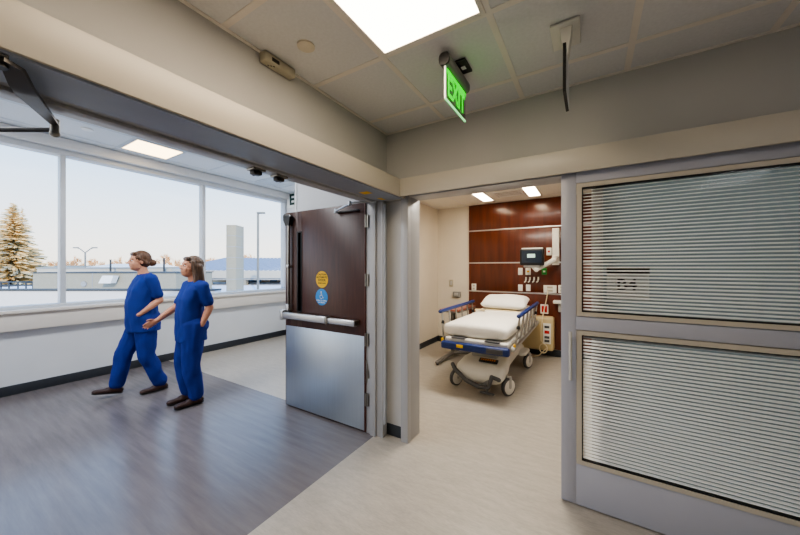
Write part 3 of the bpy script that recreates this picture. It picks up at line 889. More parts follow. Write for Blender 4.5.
# white wall bracket holder at right
wb = thing('wall_holder', 'white wall bracket holder at the right edge of the headwall', 'bracket', (-0.40, BY, 0.82))
MB().box(-0.52, -0.28, BY - 0.13, BY, 0.90, 0.955, 0.012, 3).build('holder_tray', M['white_plastic'], wb)
MB().box(-0.45, -0.36, BY - 0.07, BY, 0.76, 0.90, 0.012, 3).build('holder_body', M['bed_grey'], wb)

# beige equipment unit on headwall
bu = thing('equipment_unit', 'beige rounded control unit low on the headwall beside the bed', 'control unit', (-0.68, BY, 0.10))
MB().box(-1.02, -0.50, BY - 0.20, BY, 0.12, 0.68, 0.045, 4).build('unit_housing', M['beige_unit'], bu)
pnl = MB().box(-0.66, -0.545, BY - 0.206, BY - 0.198, 0.24, 0.58, 0.003).build('button_panel', M['white_plastic'], bu)
for i, z in enumerate((0.29, 0.35, 0.52)):
    MB().box(-0.64, -0.565, BY - 0.212, BY - 0.205, z - 0.02, z + 0.02, 0.003).build('grey_button', M['bed_dark'], pnl)
MB().box(-0.64, -0.565, BY - 0.212, BY - 0.205, 0.41, 0.46, 0.003).build('red_button', M['red'], pnl)
# cord with coil
pts = [(xo - 0.03, BY - 0.03, zo - 0.02), (xo - 0.04, BY - 0.10, zo - 0.15), (-0.655, BY - 0.235, 0.74), (-0.685, BY - 0.245, 0.5), (-0.69, BY - 0.25, 0.30)]
for i in range(34):
    a = i * 0.42
    pts.append((-0.65 + 0.058 * sin(a), BY - 0.25 - 0.001 * i, 0.175 + 0.075 * cos(a)))
pts += [(-0.72, BY - 0.29, 0.05), (-0.85, BY - 0.27, 0.012), (-1.0, BY - 0.25, 0.01)]
tag(MB().tube(pts, 0.008, 8).build('power_cord', M['cream']), 'cream power cord hanging in a coil in front of the beige unit', 'cord')

# dispenser and outlet on bay side
def sideplate(name, px, py, w_, h_, dep, mat, label, cat, dark):
    k = (px - 400) / 311.0
    yb = 5.88
    d = yb / (k * sin(YAW) + cos(YAW))
    x = d * (k * cos(YAW) - sin(YAW))
    z = 1.5 - (py - 267.5) / 311.0 * d
    t = thing(name, label, cat, (x, yb, z - h_ / 2))
    MB().box(x - w_ / 2, x + w_ / 2, yb - dep, yb, z - h_ / 2, z + h_ / 2, 0.006).build('housing', mat, t)
    MB().box(x - w_ * 0.28, x + w_ * 0.28, yb - dep - 0.004, yb - dep, z - h_ * 0.3, z + h_ * 0.3, 0.003).build('faceplate', dark, t)
sideplate('light_switch', 451.3, 283, 0.08, 0.14, 0.012, M['beige_plastic'], 'beige wall switch on the cream back wall, above the dispenser', 'switch', M['alu'])
sideplate('wall_mounted_dispenser', 457.5, 294, 0.15, 0.1, 0.07, M['grey_plastic'], 'small grey dispenser on the cream back wall', 'dispenser', M['alu'])

# ------------------------------------------------------------------ hospital bed
bed = thing('hospital_stretcher', 'wheeled hospital stretcher with white sheet, navy bumper and raised side rails', 'hospital bed', (-1.13, 4.6, 0))
BCX = -1.135
def sup(cx, cz, hx, hz, y, n=28, p=4.0):
    ring = []
    for i in range(n):
        a = 2 * pi * i / n
        c_, s_ = cos(a), sin(a)
        ring.append((cx + hx * (abs(c_) ** (2 / p)) * (1 if c_ >= 0 else -1), y, cz + hz * (abs(s_) ** (2 / p)) * (1 if s_ >= 0 else -1)))
    return ring
rings = []
MCX = BCX - 0.03
for y, hx, hz, dz in ((3.565, 0.34, 0.04, 0.0), (3.575, 0.372, 0.065, 0), (3.60, 0.39, 0.08, 0), (3.70, 0.394, 0.085, 0), (4.2, 0.392, 0.085, 0), (4.6, 0.39, 0.082, 0.0), (4.9, 0.39, 0.08, 0.012), (5.3, 0.388, 0.08, 0.035), (5.55, 0.38, 0.075, 0.05), (5.58, 0.34, 0.05, 0.05)):
    rings.append(sup(MCX, 0.745 + dz, hx, hz, y))
MB().loft(rings).build('mattress', M['sheet'], bed, smooth=60)
dk = MB().box(BCX - 0.375, BCX + 0.375, 3.52, 5.6, 0.60, 0.66, 0.02, 3)
dk.box(BCX - 0.30, BCX + 0.30, 3.6, 5.5, 0.54, 0.60, 0.01)
dko = dk.build('litter_deck', M['bed_white'], bed)
for sx in (-0.2, 0.2):
    MB().box(BCX + sx - 0.085, BCX + sx + 0.085, 3.50, 3.60, 0.656, 0.668, 0.004).build('deck_latch', M['bed_dark'], dko)
bp = MB()
bp.box(BCX - 0.40, BCX + 0.395, 3.452, 3.528, 0.53, 0.617, 0.022, 4)
bpo = bp.build('foot_bumper', M['navy'], bed)
MB().box(BCX - 0.20, BCX - 0.12, 3.446, 3.456, 0.565, 0.60, 0.003).build('bumper_tag', M['yellow'], bpo)
MB().box(BCX + 0.15, BCX + 0.33, 3.446, 3.456, 0.545, 0.60, 0.003).build('bumper_pad', M['bed_dark'], bpo)
for sx in (-1, 1):
    sb = MB().rcone((BCX + sx * 0.40, 3.62, 0.585), (BCX + sx * 0.40, 5.55, 0.60), 0.03, 0.03)
    sb.build('side_bumper', M['bed_grey'], bed)
# cream strap across mattress below pillow
rr = []
for y, dz in ((4.86, 0.008), (4.96, 0.014)):
    ring = [(BCX + hx_, y, 0.833 + dz + (0 if abs(hx_) < 0.36 else -0.03)) for hx_ in (-0.39, -0.36, -0.2, 0, 0.2, 0.36, 0.39)]
    ring += [(a, b_, c_ - 0.008) for a, b_, c_ in ring[::-1]]
    rr.append([(a - 0.03, b_, c_) for a, b_, c_ in ring])
MB().loft(rr).build('mattress_strap', M['cream'], bed)
# side rails
def rail(sx, y0, y1, lean):
    x0 = BCX + sx * 0.415
    xt = BCX + sx * (0.415 + lean)
    base = MB().cyl((x0, y0 - 0.12, 0.615), (x0, y1 - 0.14, 0.615), 0.014, seg=10)
    ro = base.build('side_rail', M['rail_steel'], bed)
    top = MB().rcone((xt, y0, 0.935), (xt, y1, 0.945), 0.026, 0.026, flat=(0.9, 1.0))
    top.build('rail_grip', M['navy'], ro)
    n = 6
    for i in range(n):
        y = y0 + 0.06 + (y1 - y0 - 0.12) * i / (n - 1)
        MB().tube([(xt, y, 0.925), (x0 + sx * lean * 0.3, y - 0.12, 0.69), (x0, y - 0.15, 0.61)], 0.012, 8).build('rail_bar', M['rail_steel'], ro)
    for i in (0, n - 1):
        y = y0 + 0.06 + (y1 - y0 - 0.12) * i / (n - 1)
        MB().ell((xt - sx * lean * 0.4, y - 0.055, 0.80), (0.02, 0.03, 0.03)).build('rail_joint', M['black'], ro)
    MB().box(x0 - 0.012, x0 + 0.012, y0 - 0.16, y0 - 0.125, 0.60, 0.635, 0.004).build('rail_latch', M['yellow'], ro)
rail(1, 3.78, 5.28, 0.02)
rail(-1, 3.68, 5.0, 0.09)
# base shell
rings = []
for y, hx, z0, z1 in ((3.60, 0.12, 0.18, 0.24), (3.61, 0.22, 0.15, 0.27), (3.65, 0.28, 0.13, 0.31), (3.74, 0.30, 0.13, 0.355), (3.95, 0.29, 0.15, 0.39), (4.2, 0.25, 0.16, 0.39), (4.8, 0.24, 0.16, 0.38), (5.05, 0.27, 0.16, 0.36), (5.2, 0.25, 0.16, 0.32), (5.25, 0.18, 0.18, 0.28)):
    rings.append(sup(BCX, (z0 + z1) / 2, hx, (z1 - z0) / 2, y, p=3.0))
bs = MB().loft(rings).build('base_shell', M['bed_white'], bed, smooth=60)
MB().box(BCX - 0.02, BCX + 0.20, 3.735, 3.80, -0.012, 0.012, 0.002, mat=Matrix.Translation((0, 0, 0.374)) @ Matrix.Translation((0, 3.78, 0)) @ Matrix.Rotation(R(14), 4, 'X') @ Matrix.Translation((0, -3.78, 0))).build('warning_label', M['black'], bs)
q = MB()
for i in range(7):
    q.box(BCX + i * 0.026, BCX + 0.016 + i * 0.026, 3.75, 3.785, 0.012, 0.0135, 0, mat=Matrix.Translation((0, 0, 0.374)) @ Matrix.Translation((0, 3.78, 0)) @ Matrix.Rotation(R(14), 4, 'X') @ Matrix.Translation((0, -3.78, 0)))
q.build('warning_print', M['amber'], bs)
for sx, sy_ in ((1, 4.95), (-1, 4.95)):
    fd = MB()
    rg = []
    for y, hx, z0, z1 in ((sy_ - 0.13, 0.03, 0.20, 0.235), (sy_ - 0.10, 0.065, 0.20, 0.262), (sy_, 0.075, 0.21, 0.285), (sy_ + 0.12, 0.075, 0.20, 0.275), (sy_ + 0.17, 0.04, 0.19, 0.24)):
        rg.append(sup(BCX + sx * 0.28, (z0 + z1) / 2, hx, (z1 - z0) / 2, y, p=3, n=20))
    fd.loft(rg).build('wheel_fender', M['bed_white'], bed, smooth=60)
for y in (4.0, 4.95):
    cm = MB()
    for i in range(5):
        z = 0.36 + i * 0.045
        cm.cyl((BCX, y, z), (BCX, y, z + 0.03), 0.085, seg=24)
        cm.cyl((BCX, y, z + 0.03), (BCX, y, z + 0.045), 0.075, seg=24)
    cm.build('lift_column', M['bed_dark'], bed)
mf = MB().box(BCX - 0.16, BCX + 0.16, 3.88, 4.10, 0.36, 0.43, 0.02).build('column_cover', M['bed_grey'], bed)
# casters
def caster(x, y, turn):
    rm = Matrix.Translation((x, y, 0.105)) @ Matrix.Rotation(turn, 4, 'Z')
    def tr(mb):
        bmesh.ops.transform(mb.bm, matrix=rm, verts=mb.bm.verts)
        return mb
    ty = MB()
    prof = [(-0.024, 0.088), (-0.02, 0.1), (-0.008, 0.105), (0.008, 0.105), (0.02, 0.1), (0.024, 0.088)]
    rings_ = [[(a, r_ * cos(2 * pi * k / 32), r_ * sin(2 * pi * k / 32)) for k in range(32)] for a, r_ in prof]
    ty.loft(rings_)
    to = tr(ty).build('caster', M['bed_dark'], bed)
    dk_ = MB()
    for sx in (-1, 1):
        dk_.cyl((sx * 0.024, 0, 0), (sx * 0.029, 0, 0), 0.086, 0.075, seg=28)
    tr(dk_).build('wheel_cover', M['bed_white'], to)
    hb = MB()
    for sx in (-1, 1):
        hb.cyl((sx * 0.029, 0, 0), (sx * 0.034, 0, 0), 0.018, seg=14)
    hb.box(-0.036, -0.031, -0.02, 0.02, 0.0, 0.12, 0.002).box(0.031, 0.036, -0.02, 0.02, 0.0, 0.12, 0.002)
    hb.box(-0.036, 0.036, -0.022, 0.022, 0.108, 0.13, 0.004)
    tr(hb).build('caster_fork', M['bed_grey'], to)
caster(-0.815, 3.77, R(-28))
caster(-1.455, 3.77, R(-25))
caster(-0.79, 4.96, R(-22))
caster(-1.44, 4.96, R(0))
# brake and steer pedal bars
pd = MB()
pd.rcone((-1.44, 3.60, 0.315), (-1.40, 3.585, 0.26), 0.024, 0.026)
pd.rcone((-1.40, 3.585, 0.26), (-1.26, 3.56, 0.165), 0.026, 0.026)
pd.rcone((-1.26, 3.56, 0.165), (-1.10, 3.54, 0.125), 0.026, 0.026)
pd.rcone((-1.10, 3.54, 0.125), (-0.985, 3.55, 0.13), 0.026, 0.022)
pd.rcone((-0.985, 3.55, 0.13), (-0.955, 3.57, 0.25), 0.022, 0.024)
pd.rcone((-0.955, 3.57, 0.25), (-0.88, 3.59, 0.225), 0.022, 0.024)
pd.build('brake_pedal', M['bed_dark'], bed, smooth=60)
MB().prism([(-1.13, 0.11), (-0.99, 0.11), (-0.965, 0.22), (-1.02, 0.19)], 'y', 3.585, 3.61).build('pedal_plate', M['grey_plastic'], bed)
MB().rcone((-1.06, 3.53, 0.075), (-0.93, 3.53, 0.07), 0.022, 0.018, flat=(0.6, 1.2)).rcone((-1.0, 3.53, 0.08), (-1.0, 3.57, 0.14), 0.015, 0.015).build('steer_pedal', M['bed_dark'], bed, smooth=60)

# pillow
pl = MB()
rings = []
for i in range(17):
    t_ = -1 + 2 * i / 16
    s_ = max(0.02, (1 - abs(t_) ** 2.6)) ** 0.6
    wx = 0.34 * (0.80 + 0.20 * min(1, s_ * 1.5)) + 0.02 * abs(t_) ** 6
    ring_ = []
    for j in range(36):
        a = 2 * pi * j / 36
        c_, q_ = cos(a), sin(a)
        xx = wx * (abs(c_) ** 0.75) * (1 if c_ >= 0 else -1)
        th = (0.088 * s_ + 0.004) * (1 - (abs(xx) / (wx + 0.01)) ** 3.2) ** 0.5 + 0.003
        ring_.append((BCX - 0.02 + xx, t_ * 0.23, th * (1 if q_ >= 0 else -1) * min(1, abs(q_) * 1.8)))
    rings.append(ring_)
pl.loft(rings)
for v in pl.bm.verts:
    v.co.z += mnoise.noise(v.co * 6) * 0.012
mt = Matrix.Translation((0, 5.10, 0.957)) @ Matrix.Rotation(R(13), 4, 'X')
bmesh.ops.transform(pl.bm, matrix=mt, verts=pl.bm.verts)
tag(pl.build('pillow', M['pillow'], smooth=80), 'plump white pillow at the head of the hospital bed', 'pillow')
tg = MB().rcone((-1.50, 4.70, 0.851), (-1.42, 4.74, 0.851), 0.014, 0.014).rcone((-1.42, 4.74, 0.851), (-1.36, 4.68, 0.851), 0.014, 0.012)
tag(tg.build('coiled_strap', M['cream']), 'short cream strap lying on the left edge of the bed sheet', 'strap')

# overbed table
ot = thing('overbed_table', 'overbed table with reddish brown top standing left of the bed', 'table', (-1.95, 4.6, 0))
MB().box(-1.985, -1.665, 4.42, 5.20, 0.835, 0.86, 0.008, 3).build('table_top', M['table_top'], ot)
MB().box(-1.99, -1.66, 4.415, 5.205, 0.818, 0.836, 0.008, 2).build('top_rim', M['table_leg'], ot)
MB().box(-2.03, -1.96, 4.98, 5.06, 0.06, 0.82, 0.01).build('table_column', M['table_leg'], ot)
lg = MB().rcone((-2.0, 4.38, 0.045), (-1.99, 4.95, 0.06), 0.035, 0.045, flat=(0.7, 1.1))
lg.rcone((-1.99, 4.95, 0.06), (-1.62, 5.2, 0.055), 0.045, 0.03, flat=(0.7, 1.1))
lg.rcone((-1.99, 4.95, 0.06), (-2.0, 5.25, 0.05), 0.045, 0.032, flat=(0.7, 1.1))
lg.build('table_base', M['table_leg'], ot, smooth=60)
for p in ((-2.0, 4.38), (-1.62, 5.2), (-2.0, 5.25)):
    MB().cyl((p[0] - 0.015, p[1], 0.02), (p[0] + 0.015, p[1], 0.02), 0.02, seg=12).build('table_wheel', M['black'], ot)

# ------------------------------------------------------------------ people
def remesh(mb, voxel, smooth_it, name):
    bmesh.ops.recalc_face_normals(mb.bm, faces=mb.bm.faces)
    me = bpy.data.meshes.new(name + '_raw')
    mb.bm.to_mesh(me)
    mb.bm.free()
    o = bpy.data.objects.new(name + '_raw', me)
    COL.objects.link(o)
    md = o.modifiers.new('r', 'REMESH')
    md.mode = 'VOXEL'
    md.voxel_size = voxel
    if smooth_it:
        s_ = o.modifiers.new('s', 'SMOOTH')
        s_.iterations = smooth_it
        s_.factor = 0.5
    bpy.context.view_layer.update()
    res = bpy.data.meshes.new_from_object(o.evaluated_get(bpy.context.evaluated_depsgraph_get()))
    bpy.data.objects.remove(o)
    bpy.data.meshes.remove(me)
    return res

def attach(me, name, mat, parent, folds=0.0, fscale=(9, 9, 4)):
    me.name = name
    if folds:
        ns = [v.normal.copy() for v in me.vertices]
        for v, n_ in zip(me.vertices, ns):
            p = v.co
            d = mnoise.noise(V((p.x * fscale[0], p.y * fscale[1], p.z * fscale[2] + p.x * 6))) + 0.5 * mnoise.noise(V((p.x * 22, p.y * 22, p.z * 10)))
            v.co = p + n_ * (d * folds)
    for p in me.polygons:
        p.use_smooth = True
    me.materials.clear()
    me.materials.append(mat)
    o = bpy.data.objects.new(name, me)
    COL.objects.link(o)
    o.parent = parent
    return o

def hand_into(mb, wrist, direction, palm_normal, thumb_side, curl=0.35):
    """palm, four bent fingers of unequal length and a thumb off the palm's side"""
    w_ = V(direction).normalized()
    n_ = V(palm_normal)
    n_ = (n_ - w_ * n_.dot(w_)).normalized()
    s_ = w_.cross(n_).normalized()
    if s_.dot(V(thumb_side)) < 0:
        s_ = -s_
    wr = V(wrist)
    pe = wr + w_ * 0.085
    mb.rcone(wr - w_ * 0.01, wr + w_ * 0.03, 0.024, 0.032, flat=(0.55, 1.0), up=n_)
    mb.rcone(wr + w_ * 0.03, pe, 0.034, 0.038, flat=(0.42, 1.0), up=n_)
    for i, L in enumerate((0.068, 0.076, 0.070, 0.054)):
        off = s_ * (0.027 - 0.018 * i)
        p = wr + w_ * (0.085 - 0.004 * abs(i - 1)) + off
        d = w_.copy()
        ang = 0
        rad = 0.0082 - 0.0006 * i
        for j, fr_ in enumerate((0.45, 0.32, 0.23)):
            ang += curl * (0.7 + 0.3 * j)
            dd = (w_ * cos(ang) + n_ * sin(ang))
            q_ = p + dd * (L * fr_)
            mb.rcone(p, q_, rad, rad * 0.92, seg=10, hs=4)
            p = q_
            rad *= 0.92
    p = wr + w_ * 0.03 + s_ * 0.026
    d1 = (w_ * 0.7 + s_ * 0.6 + n_ * 0.35).normalized()
    q_ = p + d1 * 0.038
    mb.rcone(p, q_, 0.012, 0.0095, seg=10, hs=4)
    d2 = (w_ * 0.9 + s_ * 0.15 + n_ * 0.45).normalized()
    mb.rcone(q_, q_ + d2 * 0.03, 0.0095, 0.008, seg=10, hs=4)

def person(label, origin, heading, J, hair, skin, pitch=0.0, group=None):
    root = thing('person', label, 'person', origin, group)
    root.rotation_euler = (0, 0, heading)          # +x local is where the person faces, +y their left
    P = {k: V(v) for k, v in J.items() if isinstance(v, tuple) and len(v) == 3}
    body = MB()
    # trunk
    body.rcone(P['pelvis'] + V((0, -0.05, 0)), P['pelvis'] + V((0, 0.05, 0)), 0.10, 0.10)
    body.rcone(P['pelvis'], P['chest'] - V((0.02, 0, 0.05)), 0.11, 0.10, flat=(0.9, 1.2), up=(1, 0, 0))
    body.rcone(P['chest'] - V((0.02, 0, 0)), P['neck'] - V((0.02, 0, 0.08)), 0.10, 0.055, flat=(0.85, 1.35), up=(1, 0, 0))
    hd_ = P['head']
    rotm = Matrix.Rotation(-pitch, 3, 'Y')
    def h(x, y, z):
        return hd_ + rotm @ V((x, y, z))
    body.rcone(P['neck'] - V((0, 0, 0.05)), h(-0.02, 0, -0.06), 0.058, 0.05)
    # head
    body.ell(h(-0.012, 0, 0.025), (0.096, 0.076, 0.092), rot=rotm)
    body.ell(h(0.028, 0, -0.038), (0.066, 0.060, 0.082), rot=rotm)
    body.ell(h(0.01, 0, -0.07), (0.062, 0.056, 0.042), rot=rotm)
    body.ell(h(0.058, 0, -0.088), (0.026, 0.026, 0.02), rot=rotm)
    body.rcone(h(0.080, 0, 0.014), h(0.099, 0, -0.022), 0.010, 0.0125, seg=10)
    body.ell(h(0.092, 0.013, -0.026), (0.011, 0.009, 0.008), 10, 8)
    body.ell(h(0.092, -0.013, -0.026), (0.011, 0.009, 0.008), 10, 8)
    body.rcone(h(0.070, -0.032, 0.028), h(0.070, 0.032, 0.028), 0.014, 0.014, seg=10)
    body.ell(h(0.086, 0, -0.052), (0.009, 0.02, 0.006), 10, 8)
    body.ell(h(0.083, 0, -0.063), (0.009, 0.018, 0.007), 10, 8)
    for s_ in (-1, 1):
        body.ell(h(0.05, s_ * 0.034, -0.034), (0.030, 0.024, 0.034), 12, 10)
        body.ell(h(-0.012, s_ * 0.077, -0.008), (0.018, 0.008, 0.03), 10, 8, rot=rotm)
    # limbs
    for sd_, s_ in (('l', 1), ('r', -1)):
        sh, el, wr = P[sd_ + '_shoulder'], P[sd_ + '_elbow'], P[sd_ + '_wrist']
        body.rcone(P['neck'] - V((0, 0, 0.08)), sh - V((0, 0, 0.01)), 0.042, 0.044)
        body.rcone(sh, el, 0.05, 0.038)
        body.rcone(el, el + (wr - el) * 0.35, 0.039, 0.038)
        body.rcone(el + (wr - el) * 0.35, wr, 0.038, 0.025)
        hand_into(body, wr, P[sd_ + '_hand'] - wr, V(J[sd_ + '_palm']), V(J[sd_ + '_thumb']), J.get(sd_ + '_curl', 0.3))
        hp_, kn, an = P[sd_ + '_hip'], P[sd_ + '_knee'], P[sd_ + '_ankle']
        body.rcone(hp_, kn, 0.088, 0.058)
        body.rcone(kn, kn + (an - kn) * 0.3, 0.056, 0.056)
        body.rcone(kn + (an - kn) * 0.3, an, 0.056, 0.036)
    attach(remesh(body, 0.0045, 4, 'body'), 'body', skin, root)
    # eyes
    for s_ in (-1, 1):
        ey = MB().ell(h(0.0725, s_ * 0.031, 0.004), (0.0105, 0.0115, 0.008), 12, 8)
        e_ = ey.build('eye', M['eye_white'], None)
        e_.location = (0, 0, 0)
        me_ = e_.data
        me_.transform(Matrix.Translation(h(0.0725, s_ * 0.031, 0.004) - V((0, 0, 0.008))))
        e_.parent = root
        ir = MB().ell((0, 0, 0), (0.005, 0.0065, 0.0065), 12, 8).build('iris', M['iris'], None, origin=(0, 0, 0))
        ir.data.transform(Matrix.Translation(h(0.081, s_ * 0.032, 0.004)))
        ir.parent = e_
    # hair
    hr = MB()
    hr.ell(h(-0.024, 0, 0.036), (0.098, 0.085, 0.094), rot=rotm)
    hr.ell(h(-0.045, 0, -0.01), (0.075, 0.082, 0.075), rot=rotm)
    hr.rcone(h(0.05, -0.04, 0.082), h(0.05, 0.04, 0.082), 0.026, 0.026)
    if hair == 'bun':
        hr.ell(h(-0.125, 0, -0.02), (0.045, 0.048, 0.045))
        hr.rcone(h(-0.08, 0, 0.0), h(-0.115, 0, -0.018), 0.05, 0.03)
        for s_ in (-1, 1):
            hr.rcone(h(0.02, s_ * 0.07, 0.04), h(-0.06, s_ * 0.062, -0.03), 0.018, 0.024)
        mh_ = M['hair_brown']
    else:
        for s_ in (-1, 0, 1):
            hr.rcone(h(-0.045, s_ * 0.05, 0.0), h(-0.095, s_ * 0.055, -0.16), 0.055, 0.045)
            hr.rcone(h(-0.095, s_ * 0.055, -0.16), h(-0.115 + 0.02 * s_, s_ * 0.075, -0.27), 0.045, 0.024)
        for s_ in (-1, 1):
            hr.rcone(h(0.01, s_ * 0.074, 0.05), h(-0.035, s_ * 0.085, -0.13), 0.02, 0.028)
            hr.rcone(h(-0.035, s_ * 0.085, -0.13), h(-0.045, s_ * 0.10, -0.24), 0.028, 0.016)
        mh_ = M['hair_long']
    attach(remesh(hr, 0.006, 3, 'hair'), 'hair', mh_, root, folds=0.003, fscale=(60, 60, 8))
    # scrub top
    tp = MB()
    def ring(z, fx, a, b_, n=28, p=2.4):
        o_ = []
        for i in range(n):
            t_ = 2 * pi * i / n
            c_, s_ = cos(t_), sin(t_)
            o_.append((fx + a * (abs(c_) ** (2 / p)) * (1 if c_ >= 0 else -1), b_ * (abs(s_) ** (2 / p)) * (1 if s_ >= 0 else -1), z))
        return o_
    tp.loft([ring(*q_) for q_ in J['top_rings']])
    for sd_ in 'lr':
        sh, el = P[sd_ + '_shoulder'], P[sd_ + '_elbow']
        tp.rcone(sh + V((0, 0, -0.005)), sh + (el - sh) * 0.74, 0.059, 0.059)
        tp.rcone(P['neck'] - V((0, 0, 0.06)), sh, 0.058, 0.060)
    top = attach(remesh(tp, 0.008, 4, 'scrub_top'), 'scrub_top', M['scrub'], root, folds=0.013)
    # v neck: skin coloured inset is the body itself; collar band
    nk = P['neck']
    cb = MB().tube([nk + V((0.075 * cos(a) + 0.01, 0.085 * sin(a), -0.035 - 0.055 * max(0, cos(a)))) for a in [2 * pi * i / 24 for i in range(25)]], 0.011, 8)
    cbo = cb.build('collar_band', M['scrub'], None, origin=(0, 0, 0))
    cbo.parent = top
    # trousers
    tr = MB()
    tr.rcone(P['pelvis'] + V((-0.01, -0.06, -0.02)), P['pelvis'] + V((-0.01, 0.06, -0.02)), 0.14, 0.14)
    for sd_ in 'lr':
        hp_, kn, an = P[sd_ + '_hip'], P[sd_ + '_knee'], P[sd_ + '_ankle']
        tr.rcone(hp_, kn, 0.118, 0.09)
        ae = an + (kn - an) * 0.08
        tr.rcone(kn, ae, 0.09, 0.072)
    attach(remesh(tr, 0.008, 4, 'trousers'), 'trousers', M['scrub_trouser'], root, folds=0.014)
    # shoes
    for sd_ in 'lr':
        an = P[sd_ + '_ankle']
        tp_ = P[sd_ + '_toe']
        dr = (tp_ - an)
        dr.normalize()
        up_ = V((0, 0, 1))
        up_ = (up_ - dr * up_.dot(dr)).normalized() if abs(dr.z) < 0.95 else V((1, 0, 0))
        fd = V((tp_.x - an.x, tp_.y - an.y, 0)).normalized()
        tilt = J.get(sd_ + '_foot_pitch', 0.0)
        fdir = (fd * cos(tilt) + V((0, 0, 1)) * sin(tilt)).normalized()
        fup = (V((0, 0, 1)) * cos(tilt) - fd * sin(tilt)).normalized()
        heel = an - fup * 0.045 - fdir * 0.035
        sm = MB()
        sm.rcone(heel, heel + fdir * 0.10, 0.040, 0.042, flat=(0.9, 0.92), up=fup)
        sm.rcone(heel + fdir * 0.10 - fup * 0.006, heel + fdir * 0.205 - fup * 0.012, 0.044, 0.036, flat=(0.72, 1.0), up=fup)
        sm.rcone(heel + fdir * 0.015, an + fup * 0.02, 0.038, 0.042)
        sh_ = attach(remesh(sm, 0.006, 2, 'shoe'), 'shoe', M['shoe'], root)
        so = MB().rcone(heel - fup * 0.028, heel + fdir * 0.20 - fup * 0.030, 0.040, 0.039, flat=(0.28, 1.0), up=fup)
        so_ = so.build('sole', M['sole'], None, origin=(0, 0, 0))
        so_.parent = sh_
    return root

A = dict(pelvis=(0, 0, 0.91), chest=(0.01, 0, 1.24), neck=(0.0, 0, 1.44), head=(0.05, 0, 1.578),
         l_shoulder=(-0.03, 0.17, 1.365), l_elbow=(-0.11, 0.185, 1.11), l_wrist=(0.085, 0.175, 0.955), l_hand=(0.085, 0.05, 0.93),
         l_palm=(0, 0, -1), l_thumb=(-1, 0, 0.1), l_curl=0.3,
         r_shoulder=(-0.02, -0.17, 1.365), r_elbow=(-0.12, -0.22, 1.08), r_wrist=(-0.05, -0.23, 0.84), r_hand=(-0.02, -0.23, 0.75),
         r_palm=(0, 1, 0), r_thumb=(1, 0, 0.3), r_curl=0.3,
         l_hip=(0.0, 0.09, 0.87), l_knee=(0.005, 0.10, 0.47), l_ankle=(-0.14, 0.10, 0.09), l_toe=(0.06, 0.10, 0.05),
         r_hip=(0.0, -0.09, 0.87), r_knee=(0.165, -0.095, 0.485), r_ankle=(0.235, -0.095, 0.115), r_toe=(0.42, -0.095, 0.15), r_foot_pitch=0.22,
         top_rings=((0.745, 0.005, 0.158, 0.215), (0.82, 0.01, 0.162, 0.21), (0.95, 0.025, 0.155, 0.195), (1.10, 0.03, 0.15, 0.185), (1.24, 0.015, 0.14, 0.185), (1.34, -0.005, 0.11, 0.175), (1.40, -0.01, 0.08, 0.12), (1.43, -0.01, 0.06, 0.075)))
B = dict(pelvis=(0, 0, 0.88), chest=(0.0, 0, 1.18), neck=(-0.03, 0, 1.365), head=(0.0, 0, 1.508),
         l_shoulder=(-0.06, 0.16, 1.29), l_elbow=(-0.125, 0.178, 1.06), l_wrist=(-0.045, 0.178, 0.875), l_hand=(0.015, 0.12, 0.80),
         l_palm=(0, -1, 0.1), l_thumb=(1, 0, 0.3), l_curl=0.25,
         r_shoulder=(-0.02, -0.16, 1.29), r_elbow=(0.08, -0.205, 1.06), r_wrist=(0.26, -0.20, 0.925), r_hand=(0.34, -0.19, 0.885),
         r_palm=(0, 1, 0), r_thumb=(0.3, 0, 1), r_curl=0.35,
         l_hip=(0.0, 0.085, 0.84), l_knee=(0.03, 0.09, 0.46), l_ankle=(-0.02, 0.09, 0.09), l_toe=(0.18, 0.09, 0.05),
         r_hip=(0.0, -0.085, 0.84), r_knee=(0.05, -0.09, 0.46), r_ankle=(0.0, -0.09, 0.09), r_toe=(0.19, -0.09, 0.05),
         top_rings=((0.70, 0.0, 0.142, 0.185), (0.78, 0.0, 0.142, 0.18), (0.92, 0.005, 0.13, 0.166), (1.04, 0.01, 0.128, 0.16), (1.16, 0.005, 0.126, 0.166), (1.26, -0.02, 0.105, 0.165), (1.32, -0.03, 0.08, 0.115), (1.35, -0.03, 0.055, 0.07)))
person('person in blue scrubs with hair in a bun, striding along the corridor ahead', (-4.6, 1.60, 0), R(-98), A, 'bun', M['skin'])
person('person in blue scrubs with long dark hair, walking behind with hand in pocket', (-3.78, 1.74, 0), R(-98), B, 'long', M['skin2'], pitch=0.12)

# ------------------------------------------------------------------ outside the window
EXT_R = Matrix.Rotation(YAW, 4, 'Z')      # the site outside stands square to the camera's heading
def ext(mb):
    """local x = along the facades, y = distance away, turned to the site's angle"""
    bmesh.ops.transform(mb.bm, matrix=EXT_R, verts=mb.bm.verts)
    return mb
def ex_x(px, d): return (px - 400) / 311.0 * d
def ex_z(py, d): return 1.5 - (py - 267.5) / 311.0 * d

g = MB().box(-140, 60, 6, 160, -4.2, -4.0)
o = ext(g)
struct('ground_outside', o, M['snow'], 'snow covered ground outside the building', 'ground')
# near white parapet roof
d = 9.0
t_ = thing('parapet', 'white parapet of the snowy lower roof just outside the window', 'parapet', (0, 0, 0))
p1 = MB().box(ex_x(-60, d), ex_x(215, d), d, d + 0.3, -4.0, ex_z(291, d))
ext(p1).build('parapet_wall', M['ext_white'], t_)
p2 = MB().box(ex_x(-60, d), ex_x(215, d), d - 0.03, d + 0.33, ex_z(291, d), ex_z(289.3, d))  # dark strip standing in for the shaded gap behind the parapet
ext(p2).build('parapet_shade_strip', M['ext_dark'], t_)
# snow roof deck behind
struct('roof_deck', ext(MB().box(-22, -3.0, 9.3, 26, -4.0, 0.42)), M['snow'], 'snow covered flat roof behind the parapet', 'roof')
